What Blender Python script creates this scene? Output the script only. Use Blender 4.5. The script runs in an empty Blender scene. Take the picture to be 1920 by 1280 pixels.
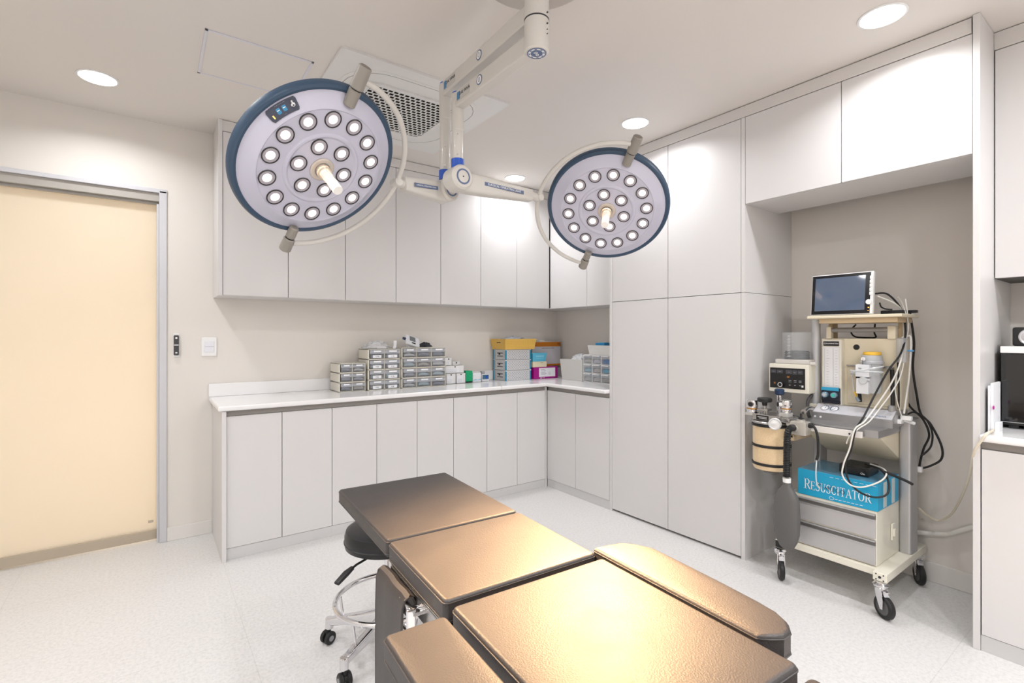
import bpy, bmesh, math, random
from mathutils import Vector, Matrix
sc = bpy.context.scene
COL = sc.collection
random.seed(7)
PI = math.pi

# ------------------------------------------------------------------ camera
cam_d = bpy.data.cameras.new('camera'); cam = bpy.data.objects.new('camera', cam_d); COL.objects.link(cam)
cam.location = (0, 0, 1.28)
cam.rotation_euler = (math.radians(90), 0, math.radians(-36.07))
cam_d.sensor_width = 36.0; cam_d.lens = 929/1920*36; cam_d.shift_y = -10/1920
cam_d.clip_start = .02
sc.camera = cam
# ------------------------------------------------------------------ world, view
w = bpy.data.worlds.new('world'); sc.world = w; w.use_nodes = True
w.node_tree.nodes['Background'].inputs[0].default_value = (.9, .92, 1, 1)
w.node_tree.nodes['Background'].inputs[1].default_value = .3
sc.view_settings.view_transform = 'Standard'; sc.view_settings.look = 'None'
sc.view_settings.gamma = 1; sc.view_settings.use_curve_mapping = False
sc.view_settings.exposure = -0.22
# ------------------------------------------------------------------ main lights (ceiling downlights, the unseen ones added as fill, warm lamp behind the frosted door)
CEIL = 2.60
DOWNLIGHTS = [(-.22, 3.29), (2.436, .752), (2.423, 2.031), (2.455, 3.325), (-.22, 2.03), (-.22, .75), (1.12, -.5), (-.22, -.5), (2.44, -.5), (-1.2, 2.03), (-1.2, .3), (1.12, -1.2)]  # entries after the visible ones are unseen fill lights, added for even brightness
DOWN_POWER = 7.5
def area(name, loc, rot, size, power, color, shape='DISK', spread=180, size_y=None):
    l = bpy.data.lights.new(name, 'AREA'); l.shape = shape; l.size = size; l.energy = power; l.color = color
    if size_y: l.size_y = size_y
    l.spread = math.radians(spread)
    o = bpy.data.objects.new(name, l); COL.objects.link(o); o.location = loc; o.rotation_euler = rot
    return o
for x, y in DOWNLIGHTS:
    area('downlight_or_fill_lamp', (x, y, CEIL-.012), (0, 0, 0), .14, DOWN_POWER*(2.6 if y < .5 else 1), (.965, .98, 1), spread=(175 if y < .5 else 150))  # added unseen lights behind the camera run stronger and wider, as fill
area('corridor_lamp', (.0, 4.75, .75), (math.radians(90), 0, 0), .9, 58, (1, .87, .71), 'RECTANGLE', size_y=1.0)
HEAD_POWER = 12.5     # surgical light beams, built with the lamp heads further down

# ------------------------------------------------------------------ materials
def lin(c):
    return tuple(((v/255)/12.92 if v/255 <= .04045 else ((v/255+.055)/1.055)**2.4) for v in c)
MATS = {}
def mat(name, rgb, rough=.5, metal=0, bump=0, bscale=200, var=0, vscale=8, coat=0, trans=0, ior=1.45, alpha=1, emis=0, ecol=None, spec=.5, sheen=0):
    if name in MATS: return MATS[name]
    m = bpy.data.materials.new(name); m.use_nodes = True; MATS[name] = m
    nt = m.node_tree; b = nt.nodes['Principled BSDF']; c = lin(rgb)
    b.inputs['Base Color'].default_value = (*c, 1); b.inputs['Roughness'].default_value = rough
    b.inputs['Metallic'].default_value = metal; b.inputs['IOR'].default_value = ior
    b.inputs['Coat Weight'].default_value = coat; b.inputs['Transmission Weight'].default_value = trans
    b.inputs['Alpha'].default_value = alpha; b.inputs['Specular IOR Level'].default_value = spec
    if emis:
        b.inputs['Emission Color'].default_value = (*(lin(ecol) if ecol else c), 1); b.inputs['Emission Strength'].default_value = emis
    tc = nt.nodes.new('ShaderNodeTexCoord')
    if var:
        n = nt.nodes.new('ShaderNodeTexNoise'); n.inputs['Scale'].default_value = vscale; n.inputs['Detail'].default_value = 6
        r = nt.nodes.new('ShaderNodeMix'); r.data_type = 'RGBA'
        r.inputs['A'].default_value = (*[max(0, v*(1-var)) for v in c], 1); r.inputs['B'].default_value = (*[min(1, v*(1+var)) for v in c], 1)
        nt.links.new(tc.outputs['Object'], n.inputs['Vector']); nt.links.new(n.outputs['Fac'], r.inputs['Factor'])
        nt.links.new(r.outputs['Result'], b.inputs['Base Color'])
    if bump:
        n = nt.nodes.new('ShaderNodeTexNoise'); n.inputs['Scale'].default_value = bscale; n.inputs['Detail'].default_value = 3
        bp = nt.nodes.new('ShaderNodeBump'); bp.inputs['Strength'].default_value = bump; bp.inputs['Distance'].default_value = .002
        nt.links.new(tc.outputs['Object'], n.inputs['Vector']); nt.links.new(n.outputs['Fac'], bp.inputs['Height'])
        nt.links.new(bp.outputs['Normal'], b.inputs['Normal'])
    return m
laminate = mat('cabinet_laminate', (216, 214, 214), .38, bump=.03, bscale=60, var=.01, vscale=3)
laminate_edge = mat('laminate_edge', (216, 213, 211), .45, var=.01)
gap_dark = mat('shadow_gap', (92, 90, 88), .8, var=.03)
toekick = mat('toe_kick', (206, 205, 205), .3, var=.02)
paint = mat('wall_paint', (225, 220, 214), .75, bump=.12, bscale=180, var=.012, vscale=2)
ceil_m = mat('ceiling_paint', (222, 217, 212), .85, bump=.05, bscale=120, var=.01, vscale=2)
white_pl = mat('white_plastic', (236, 236, 236), .35, var=.01)
white_gl = mat('white_gloss_counter', (240, 239, 240), .18, var=.01, coat=.3)
base_m = mat('baseboard_vinyl', (226, 223, 219), .4, var=.01)
alu = mat('brushed_aluminium', (178, 178, 180), .32, metal=.85, bump=.05, bscale=300, var=.03)
alu_soft = mat('satin_aluminium', (190, 190, 192), .42, metal=.6, var=.03)
steel = mat('stainless_steel', (178, 176, 174), .25, metal=.95, var=.05, vscale=20)
chrome = mat('chrome', (225, 225, 228), .07, metal=1, var=.01)
cream = mat('cream_enamel', (226, 216, 192), .4, var=.03, vscale=12)
ivory = mat('ivory_enamel', (232, 228, 214), .35, var=.02)
arm_m = mat('light_arm_enamel', (207, 204, 199), .28, var=.01, coat=.3)
arm_grey = mat('pivot_grey', (146, 141, 134), .4, var=.02)
black_pl = mat('black_plastic', (28, 28, 30), .3, var=.1)
black_rb = mat('black_rubber', (30, 30, 31), .5, var=.1)
grey_rb = mat('wheel_grey', (92, 92, 92), .5, var=.1)
bag_m = mat('breathing_bag_rubber', (96, 95, 94), .45, bump=.05, bscale=60, var=.05)
blue_m = mat('blue_plastic', (34, 86, 190), .35, var=.04)
white_cable = mat('white_cable', (222, 220, 214), .4, var=.01)
beige_cable = mat('beige_cable', (222, 214, 196), .5, var=.04)
ink = mat('dark_ink', (50, 52, 60), .6, var=.02)
ink_blue = mat('blue_grey_ink', (96, 112, 146), .5, var=.02)
paper = mat('paper', (238, 239, 243), .7, var=.01)
def glass(name, rgb, rough=.05, alpha=.3):
    return mat(name, rgb, rough, alpha=alpha, spec=.8, var=.01)
acr = glass('clear_acrylic', (225, 230, 235), .05, .22)
drawer_pl = glass('smoke_clear_drawer', (200, 203, 210), .15, .55)
drawer_cl = glass('clear_drawer_front', (190, 192, 196), .08, .16)
drawer_in = mat('drawer_inside', (128, 128, 130), .7, var=.1)

def leather_mat():
    m = bpy.data.materials.new('black_leather'); m.use_nodes = True; nt = m.node_tree; b = nt.nodes['Principled BSDF']
    tc = nt.nodes.new('ShaderNodeTexCoord')
    v = nt.nodes.new('ShaderNodeTexVoronoi'); v.inputs['Scale'].default_value = 330; v.feature = 'F1'
    n = nt.nodes.new('ShaderNodeTexNoise'); n.inputs['Scale'].default_value = 14; n.inputs['Detail'].default_value = 5
    ad = nt.nodes.new('ShaderNodeMath'); ad.operation = 'MULTIPLY_ADD'; ad.inputs[1].default_value = .9
    bp = nt.nodes.new('ShaderNodeBump'); bp.inputs['Strength'].default_value = .3; bp.inputs['Distance'].default_value = .0009
    r = nt.nodes.new('ShaderNodeValToRGB'); r.color_ramp.elements[0].color = (.034, .030, .030, 1); r.color_ramp.elements[1].color = (.050, .044, .043, 1)
    q = nt.nodes.new('ShaderNodeMapRange'); q.inputs['To Min'].default_value = .41; q.inputs['To Max'].default_value = .53
    L = nt.links.new
    L(tc.outputs['Object'], v.inputs['Vector']); L(tc.outputs['Object'], n.inputs['Vector'])
    L(n.outputs['Fac'], ad.inputs[0]); L(v.outputs['Distance'], ad.inputs[2]); L(ad.outputs[0], bp.inputs['Height'])
    L(bp.outputs['Normal'], b.inputs['Normal']); L(n.outputs['Fac'], r.inputs['Fac']); L(r.outputs['Color'], b.inputs['Base Color'])
    L(n.outputs['Fac'], q.inputs['Value']); L(q.outputs['Result'], b.inputs['Roughness'])
    b.inputs['Specular IOR Level'].default_value = .6
    return m
leather = leather_mat()
def floor_mat():
    m = bpy.data.materials.new('speckled_vinyl'); m.use_nodes = True; nt = m.node_tree; b = nt.nodes['Principled BSDF']; L = nt.links.new
    tc = nt.nodes.new('ShaderNodeTexCoord')
    a = nt.nodes.new('ShaderNodeTexNoise'); a.inputs['Scale'].default_value = 75; a.inputs['Detail'].default_value = 5; a.inputs['Roughness'].default_value = .75
    ra = nt.nodes.new('ShaderNodeValToRGB'); e = ra.color_ramp.elements
    e[0].position = .36; e[0].color = (*lin((206, 205, 204)), 1); e[1].position = .56; e[1].color = (*lin((222, 220, 219)), 1)
    c = nt.nodes.new('ShaderNodeTexNoise'); c.inputs['Scale'].default_value = 1.6; c.inputs['Detail'].default_value = 3
    br = nt.nodes.new('ShaderNodeTexBrick'); br.offset = 0; br.inputs['Scale'].default_value = 1; br.inputs['Mortar Size'].default_value = .0016
    br.inputs['Brick Width'].default_value = .9; br.inputs['Row Height'].default_value = .9
    br.inputs['Color1'].default_value = (1, 1, 1, 1); br.inputs['Color2'].default_value = (1, 1, 1, 1); br.inputs['Mortar'].default_value = (.90, .89, .88, 1)
    mp = nt.nodes.new('ShaderNodeMapping'); mp.inputs['Location'].default_value = (.57, .33, 0)
    mx = nt.nodes.new('ShaderNodeMix'); mx.data_type = 'RGBA'; mx.blend_type = 'MULTIPLY'; mx.inputs['Factor'].default_value = 1
    mr = nt.nodes.new('ShaderNodeMapRange'); mr.inputs['To Min'].default_value = .30; mr.inputs['To Max'].default_value = .46
    L(tc.outputs['Object'], a.inputs['Vector']); L(tc.outputs['Object'], c.inputs['Vector']); L(tc.outputs['Object'], mp.inputs['Vector']); L(mp.outputs[0], br.inputs['Vector'])
    L(a.outputs['Fac'], ra.inputs['Fac']); L(ra.outputs['Color'], mx.inputs['A']); L(br.outputs['Color'], mx.inputs['B']); L(mx.outputs['Result'], b.inputs['Base Color'])
    L(c.outputs['Fac'], mr.inputs['Value']); L(mr.outputs['Result'], b.inputs['Roughness'])
    return m
floor_m = floor_mat()
def door_glass_mat():
    m = bpy.data.materials.new('frosted_glass'); m.use_nodes = True; nt = m.node_tree; nt.nodes.remove(nt.nodes['Principled BSDF'])
    out = nt.nodes['Material Output']; L = nt.links.new
    t = nt.nodes.new('ShaderNodeBsdfTranslucent'); t.inputs[0].default_value = (.95, .90, .80, 1)
    d = nt.nodes.new('ShaderNodeBsdfDiffuse'); d.inputs[0].default_value = (.93, .86, .75, 1)
    g = nt.nodes.new('ShaderNodeBsdfGlossy'); g.inputs['Roughness'].default_value = .32
    n = nt.nodes.new('ShaderNodeTexNoise'); n.inputs['Scale'].default_value = 900
    bp = nt.nodes.new('ShaderNodeBump'); bp.inputs['Strength'].default_value = .05
    m1 = nt.nodes.new('ShaderNodeMixShader'); m1.inputs[0].default_value = .45
    m2 = nt.nodes.new('ShaderNodeMixShader'); m2.inputs[0].default_value = .06
    L(n.outputs['Fac'], bp.inputs['Height']); L(bp.outputs[0], g.inputs['Normal'])
    L(t.outputs[0], m1.inputs[1]); L(d.outputs[0], m1.inputs[2]); L(m1.outputs[0], m2.inputs[1]); L(g.outputs[0], m2.inputs[2]); L(m2.outputs[0], out.inputs[0])
    return m
door_glass = door_glass_mat()

# ------------------------------------------------------------------ mesh building
class MB:
    def __init__(s): s.v = []; s.f = []; s.m = []
    def add(s, vs, fs, mi=0, M=None):
        o = len(s.v)
        s.v += [(M @ Vector(p)) if M else Vector(p) for p in vs]
        s.f += [tuple(i+o for i in f) for f in fs]; s.m += [mi]*len(fs); return s
    def box(s, a, b, bev=0, mi=0, M=None, seg=2):
        x0, y0, z0 = [min(a[i], b[i]) for i in range(3)]; x1, y1, z1 = [max(a[i], b[i]) for i in range(3)]
        vs = [(x0, y0, z0), (x1, y0, z0), (x1, y1, z0), (x0, y1, z0), (x0, y0, z1), (x1, y0, z1), (x1, y1, z1), (x0, y1, z1)]
        fs = [(0, 3, 2, 1), (4, 5, 6, 7), (0, 1, 5, 4), (1, 2, 6, 5), (2, 3, 7, 6), (3, 0, 4, 7)]
        if bev > 0:
            bm = bmesh.new(); bv = [bm.verts.new(v) for v in vs]
            for f in fs: bm.faces.new([bv[i] for i in f])
            bmesh.ops.bevel(bm, geom=bm.edges[:], offset=min(bev, .49*min(x1-x0, y1-y0, z1-z0)), segments=seg, profile=.5, affect='EDGES')
            bm.verts.index_update(); vs = [v.co.copy() for v in bm.verts]; fs = [tuple(v.index for v in f.verts) for f in bm.faces]; bm.free()
        return s.add(vs, fs, mi, M)
    def cyl(s, p0, p1, r0, r1=None, n=24, mi=0, cap=True, M=None, bev=0):
        r1 = r0 if r1 is None else r1
        if bev:
            L = (Vector(p1)-Vector(p0)).length
            return s.lathe([(0, 0), (r0-bev, 0), (r0, bev), (r1, L-bev), (r1-bev, L), (0, L)], p0, Vector(p1)-Vector(p0), n, mi, M)
        return s.lathe(([(0, 0)] if cap else [])+[(r0, 0), (r1, (Vector(p1)-Vector(p0)).length)]+([(0, (Vector(p1)-Vector(p0)).length)] if cap else []), p0, Vector(p1)-Vector(p0), n, mi, M)
    def lathe(s, prof, o=(0, 0, 0), axis=(0, 0, 1), n=32, mi=0, M=None):
        ax = Vector(axis).normalized(); q = ax.to_track_quat('Z', 'Y'); o = Vector(o)
        rings = []; vs = []
        for r, t in prof:
            if r < 1e-6: rings.append([len(vs)]); vs.append(o+q @ Vector((0, 0, t)))
            else:
                rings.append(list(range(len(vs), len(vs)+n)))
                vs += [o+q @ Vector((r*math.cos(2*PI*k/n), r*math.sin(2*PI*k/n), t)) for k in range(n)]
        fs = []
        for a, b in zip(rings, rings[1:]):
            for k in range(n):
                k2 = (k+1) % n
                if len(a) == 1 and len(b) == 1: continue
                if len(a) == 1: fs.append((a[0], b[k2], b[k]))
                elif len(b) == 1: fs.append((a[k], a[k2], b[0]))
                else: fs.append((a[k], a[k2], b[k2], b[k]))
        return s.add(vs, fs, mi, M)
    def tube(s, pts, r, n=10, mi=0, smooth=0, closed=False, M=None, rads=None):
        P = [Vector(p) for p in pts]
        if smooth:
            Q = []; N = len(P)
            for i in range(N if closed else N-1):
                g = lambda k: P[k % N] if closed else P[max(0, min(N-1, k))]
                a, b, c, d = g(i-1), g(i), g(i+1), g(i+2)
                for k in range(smooth):
                    t = k/smooth
                    Q.append(.5*((2*b)+(c-a)*t+(2*a-5*b+4*c-d)*t*t+(3*b-a-3*c+d)*t**3))
            if not closed: Q.append(P[-1])
            P = Q
        N = len(P); vs = []; up = None
        for i in range(N):
            a = P[(i-1) % N] if (closed or i) else P[0]; b = P[(i+1) % N] if (closed or i < N-1) else P[-1]
            t = (b-a).normalized()
            if up is None:
                up = Vector((0, 0, 1)) if abs(t.z) < .9 else Vector((1, 0, 0))
            u = (up-t*up.dot(t)).normalized(); up = u; w_ = t.cross(u)
            rr = rads(i/(N-1)) if rads else r
            vs += [P[i]+rr*(u*math.cos(2*PI*k/n)+w_*math.sin(2*PI*k/n)) for k in range(n)]
        fs = []
        for i in range(N if closed else N-1):
            j = (i+1) % N
            for k in range(n): fs.append((i*n+k, i*n+(k+1) % n, j*n+(k+1) % n, j*n+k))
        if not closed: fs += [tuple(range(n))[::-1], tuple(range((N-1)*n, N*n))]
        return s.add(vs, fs, mi, M)
    def loft(s, secs, mi=0, M=None, n=24, e=4):
        """secs: (centre, half_vec_a, half_vec_b) rounded-rectangle sections"""
        vs = []
        for c, a, b in secs:
            c, a, b = Vector(c), Vector(a), Vector(b)
            for k in range(n):
                t = 2*PI*k/n; ct, st = math.cos(t), math.sin(t)
                vs.append(c+a*math.copysign(abs(ct)**(2/e), ct)+b*math.copysign(abs(st)**(2/e), st))
        fs = []
        for i in range(len(secs)-1):
            for k in range(n): fs.append((i*n+k, i*n+(k+1) % n, (i+1)*n+(k+1) % n, (i+1)*n+k))
        fs += [tuple(range(n))[::-1], tuple(range((len(secs)-1)*n, len(secs)*n))]
        return s.add(vs, fs, mi, M)
    def prism(s, poly, z0, z1, mi=0, M=None, bev=0, seg=3):
        n = len(poly); vs = [(p[0], p[1], z0) for p in poly]+[(p[0], p[1], z1) for p in poly]
        fs = [tuple(range(n))[::-1], tuple(range(n, 2*n))]+[(k, (k+1) % n, (k+1) % n+n, k+n) for k in range(n)]
        if bev:
            bm = bmesh.new(); bv = [bm.verts.new(v) for v in vs]
            for f in fs: bm.faces.new([bv[i] for i in f])
            bmesh.ops.recalc_face_normals(bm, faces=bm.faces[:])
            ed = [e for e in bm.edges if abs(e.verts[0].co.z-e.verts[1].co.z) < 1e-6]
            bmesh.ops.bevel(bm, geom=ed, offset=bev, segments=seg, profile=.5, affect='EDGES')
            bm.verts.index_update(); vs = [v.co.copy() for v in bm.verts]; fs = [tuple(v.index for v in f.verts) for f in bm.faces]; bm.free()
        return s.add(vs, fs, mi, M)
    def pad(s, poly, z0, z1, b, M=None, crown=.003, seg=5):
        P = [Vector((p[0], p[1])) for p in poly]; n = len(P); c = sum(P, Vector((0, 0)))/n
        N = []
        for k in range(n):
            d = (P[(k+1) % n]-P[k-1]); m = Vector((d.y, -d.x)).normalized()
            if m.dot(P[k]-c) < 0: m = -m
            N.append(m)
        rings = []
        for k in range(seg+1):
            a = PI/2*k/seg; rings.append(([P[i]-N[i]*b*(1-math.sin(a)) for i in range(n)], z0+b*(1-math.cos(a))))
        for k in range(seg+1):
            a = PI/2*k/seg; rings.append(([P[i]-N[i]*b*(1-math.cos(a)) for i in range(n)], z1-b*(1-math.sin(a))))
        top = rings[-1][0]
        for f in (.93, .8, .6, .4, .2): rings.append(([c+(q-c)*f for q in top], z1+crown*(1-f*f)**.5*.6 if f < .93 else z1+crown*.1))
        vs = [(q.x, q.y, z) for r, z in rings for q in r]+[(c.x, c.y, z1+crown*.6)]
        fs = [tuple(range(n))[::-1]]
        for r in range(len(rings)-1):
            for k in range(n): fs.append((r*n+k, r*n+(k+1) % n, (r+1)*n+(k+1) % n, (r+1)*n+k))
        L = (len(rings)-1)*n
        for k in range(n): fs.append((L+k, L+(k+1) % n, len(vs)-1))
        return s.add(vs, fs, 0, M)
    def text(s, body, size, M, mi=0, ext=.0004, align='CENTER'):
        cu = bpy.data.curves.new('txt', 'FONT'); cu.body = body; cu.size = size; cu.extrude = ext; cu.align_x = align; cu.align_y = 'CENTER'; cu.resolution_u = 2
        o = bpy.data.objects.new('txt', cu); COL.objects.link(o)
        bpy.context.view_layer.update()
        me = bpy.data.meshes.new_from_object(o.evaluated_get(bpy.context.evaluated_depsgraph_get()))
        s.add([v.co.copy() for v in me.vertices], [tuple(p.vertices) for p in me.polygons], mi, M)
        bpy.data.objects.remove(o); bpy.data.curves.remove(cu); bpy.data.meshes.remove(me)
        return s

ORG = {}
def obj(name, mb, mats, parent=None, loc=None, sharp=30):
    if not isinstance(mats, (list, tuple)): mats = [mats]
    me = bpy.data.meshes.new(name)
    if parent is not None: base = ORG[parent.name]
    else:
        base = Vector(loc) if loc is not None else Vector((sum((v.x for v in mb.v))/len(mb.v), sum((v.y for v in mb.v))/len(mb.v), min(v.z for v in mb.v)))
    me.from_pydata([tuple(v-base) for v in mb.v], [], mb.f); me.update()
    for m in mats: me.materials.append(m)
    me.polygons.foreach_set('material_index', mb.m)
    bm = bmesh.new(); bm.from_mesh(me); bmesh.ops.recalc_face_normals(bm, faces=bm.faces[:]); bm.to_mesh(me); bm.free()
    me.polygons.foreach_set('use_smooth', [True]*len(me.polygons)); me.set_sharp_from_angle(angle=math.radians(sharp))
    o = bpy.data.objects.new(name, me); COL.objects.link(o)
    wn = o.modifiers.new('weighted_normal', 'WEIGHTED_NORMAL'); wn.keep_sharp = True; wn.weight = 80
    if parent is not None: o.parent = parent
    else: o.location = base
    ORG[o.name] = base
    return o
def tag(o, label, cat, group=None, kind=None):
    o['label'] = label; o['category'] = cat
    if group: o['group'] = group
    if kind: o['kind'] = kind
    return o
def thing(name, loc, label, cat, group=None):
    o = bpy.data.objects.new(name, None); o.empty_display_size = .05; COL.objects.link(o); o.location = loc; ORG[o.name] = Vector(loc)
    return tag(o, label, cat, group)
def struct(name, mb, mats, label=None):
    o = obj(name, mb, mats, loc=(0, 0, 0)); o['kind'] = 'structure'
    if label: o['label'] = label
    return o
def frame(o, x, y):   # matrix from origin, local x dir, local y dir
    x = Vector(x).normalized(); z = x.cross(Vector(y)).normalized(); y = z.cross(x)
    return Matrix(((x.x, y.x, z.x, o[0]), (x.y, y.y, z.y, o[1]), (x.z, y.z, z.z, o[2]), (0, 0, 0, 1)))

# ------------------------------------------------------------------ room shell
XR, YB, XL, YF = 3.30, 3.77, -1.6, -1.6
struct('floor', MB().box((XL, YF, -.05), (XR+.1, YB+.1, 0)), floor_m)
struct('ceiling', MB().box((XL, YF, CEIL), (XR+.1, YB+.1, CEIL+.08)), ceil_m)
DX0, DX1, DZ = -1.15, .04, 2.135      # sliding door opening
mb = MB(); mb.box((DX1+.035, YB, 0), (XR, YB+.1, CEIL)); mb.box((XL, YB, 2.17), (DX1+.035, YB+.1, CEIL)); mb.box((XL, YB, 0), (DX0-.035, YB+.1, 2.17))
struct('wall_back', mb, paint)
struct('wall_right', MB().box((XR, YF, 0), (XR+.1, YB+.1, CEIL)), paint)
struct('wall_left', MB().box((XL-.1, YF, 0), (XL, YB+.1, CEIL)), paint)
struct('wall_front', MB().box((XL-.1, YF-.1, 0), (XR+.1, YF, CEIL)), paint)
# corridor behind the frosted door
mb = MB(); mb.box((-2.2, 3.90, -.05), (1.6, 5.6, 0)); struct('floor_corridor', mb, floor_m)
mb = MB(); mb.box((-2.2, 5.5, 0), (1.6, 5.6, CEIL)); mb.box((1.5, 3.88, 0), (1.6, 5.6, CEIL)); mb.box((-2.2, 3.88, 0), (-2.1, 5.6, CEIL)); mb.box((-2.2, 3.88, CEIL), (1.6, 5.6, CEIL+.05))
struct('wall_corridor', mb, paint)
# baseboards
struct('baseboard_back', MB().box((DX1+.04, YB-.012, 0), (.322, YB, .085), .003), base_m)
struct('baseboard_right', MB().box((XR-.012, .53, 0), (XR, 1.504, .10), .003), base_m)
# door
alu_door = mat('door_frame_enamel', (205, 205, 210), .35, metal=.2, var=.01)
head_m = mat('door_head_track', (176, 172, 166), .4, metal=.2, var=.01)
mb = MB(); mb.box((DX1, YB-.012, 0), (DX1+.04, YB+.1, 2.18), .004); mb.box((DX0-.04, YB-.012, 0), (DX0, YB+.1, 2.18), .004)
mb.box((DX0-.04, YB-.012, 2.165), (DX1+.04, YB+.1, 2.19), .003); mb.box((DX0, YB+.005, 2.115), (DX1, YB+.03, 2.165), .002, 1); mb.box((DX0, YB+.04, 2.10), (DX1, YB+.055, 2.165), .002, 1)
mb.box((DX1-.012, YB+.01, .0), (DX1, YB+.035, 2.10), .002, 0)
d = struct('door_1', mb, [alu_door, head_m]); d['label'] = 'pale metal frame of the frosted sliding door'
obj('door_panel', MB().box((DX0, YB+.064, .068), (DX1-.004, YB+.074, 2.12)), door_glass, d)
mb = MB(); mb.box((DX0, YB+.05, .012), (DX1-.002, YB+.09, .068), .002)
o = obj('bottom_rail', mb, mat('door_bottom_rail', (186, 174, 156), .45, metal=.2, var=.03), d)
mb = MB(); mb.box((-.015, YB+.0615, .115), (.012, YB+.0638, .13)); obj('glass_mark', mb, mat('etched_mark', (196, 186, 170), .6, var=.02), d)

# ------------------------------------------------------------------ downlights, access hatch
glow = mat('downlight_diffuser', (255, 255, 255), .4, emis=12, ecol=(255, 250, 245), var=.01)
DL = ['recessed round ceiling light above the frosted door', 'recessed round ceiling light above the tall bridge cupboard doors, by the niche', 'recessed round ceiling light in front of the tall cabinet doors, behind the smaller lamp head', 'recessed round ceiling light near the far corner, seen between the two lamp heads']
DL += ['added unseen round ceiling fill light %s' % s for s in ('in front of the frosted door', 'to the left of the operating table', 'behind the head of the operating table', 'left of the camera position', 'over the worktop behind the camera', 'by the left wall nearer the door', 'by the left wall nearer the camera', 'by the front wall behind the camera')]
for (x, y), lb in zip(DOWNLIGHTS, DL):
    t = thing('ceiling_downlight', (x, y, CEIL-.004), lb, 'ceiling light', 'round recessed ceiling lights')  # same fixture for the visible lights and the added unseen fill lights
    obj('trim_ring', MB().lathe([(.078, .004), (.086, .004), (.086, .0), (.078, -.002), (.076, 0), (.078, .004)], (x, y, CEIL-.004)), white_pl, t)
    obj('diffuser', MB().lathe([(0, 0), (.0765, 0), (.0765, .003), (0, .003)], (x, y, CEIL-.005)), glow, t)
mb = MB(); hx0, hy0, hx1, hy1 = .187, 2.49, .635, 2.93
for a, b in (((hx0, hy0), (hx1, hy0+.012)), ((hx0, hy1-.012), (hx1, hy1)), ((hx0, hy0), (hx0+.012, hy1)), ((hx1-.012, hy0), (hx1, hy1))):
    mb.box((*a, CEIL-.004), (*b, CEIL), .001)
h = obj('ceiling_hatch', mb, mat('hatch_frame', (212, 212, 220), .4, var=.01)); tag(h, 'square access hatch with thin frame in the ceiling, left of the air conditioner', 'access hatch')
obj('panel', MB().box((hx0+.012, hy0+.012, CEIL-.0015), (hx1-.012, hy1-.012, CEIL)), ceil_m, h)

# ------------------------------------------------------------------ air conditioner cassette
AX, AY, AS = 1.17, 2.74, .47
ac = thing('ceiling_air_conditioner', (AX, AY, CEIL-.03), 'large square white ceiling air conditioner cassette with a perforated grille', 'air conditioner')
def rsq(cx, cy, h, r, n=6):
    P = []
    for sx, sy, a0 in ((1, 1, 0), (-1, 1, 90), (-1, -1, 180), (1, -1, 270)):
        for k in range(n+1):
            a = math.radians(a0+90*k/n); P.append((cx+sx*(h-r)+r*math.cos(a), cy+sy*(h-r)+r*math.sin(a)))
    return P
acw = mat('air_conditioner_white', (222, 221, 219), .4, var=.01)
def ring(mb, outer, inner, z0, z1, mi=0):
    n = len(outer); vs = [(*p, z0) for p in outer]+[(*p, z0) for p in inner]+[(*p, z1) for p in outer]+[(*p, z1) for p in inner]
    fs = []
    for k in range(n):
        j = (k+1) % n
        fs += [(k, j, n+j, n+k), (2*n+k, 3*n+k, 3*n+j, 2*n+j), (k, 2*n+k, 2*n+j, j), (n+k, n+j, 3*n+j, 3*n+k)]
    mb.add(vs, fs, mi)
mb = MB(); ring(mb, rsq(AX, AY, AS, .02), rsq(AX, AY, .265, .06), CEIL-.012, CEIL)
obj('front_panel', mb, acw, ac)
mb = MB(); ring(mb, rsq(AX, AY, .375, .20), rsq(AX, AY, .371, .1965), CEIL-.0140, CEIL-.011)
obj('vane_seam', mb, mat('seam_grey', (150, 148, 148), .6, var=.01), ac)
mb = MB(); ring(mb, rsq(AX, AY, .395, .21), rsq(AX, AY, .28, .07), CEIL-.0138, CEIL-.0118); obj('air_vane_ring', mb, acw, ac)
obj('filter', MB().box((AX-.26, AY-.26, CEIL-.006), (AX+.26, AY+.26, CEIL-.002)), mat('filter_dark', (14, 14, 15), .9, var=.1), ac)
mb = MB(); ring(mb, rsq(AX, AY, .272, .06), rsq(AX, AY, .246, .05), CEIL-.022, CEIL-.010)
N = 16; p_ = .5/N
for k in range(N+1):
    y = AY-.25+k*p_; mb.box((AX-.25, y-.0038, CEIL-.021), (AX+.25, y+.0038, CEIL-.0185))
for k in range(N):
    for i in range(17):
        x = AX-.25+(i+.5*(k % 2))*(.5/16)
        if x < AX+.255: mb.box((x-.0036, AY-.25+k*p_, CEIL-.0208), (x+.0036, AY-.25+(k+1)*p_, CEIL-.0182))
obj('grille', mb, acw, ac)
mb = MB().box((AX+.33, AY-.12, CEIL-.0135), (AX+.342, AY-.10, CEIL-.0165)); obj('sensor', mb, black_pl, ac)

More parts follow.
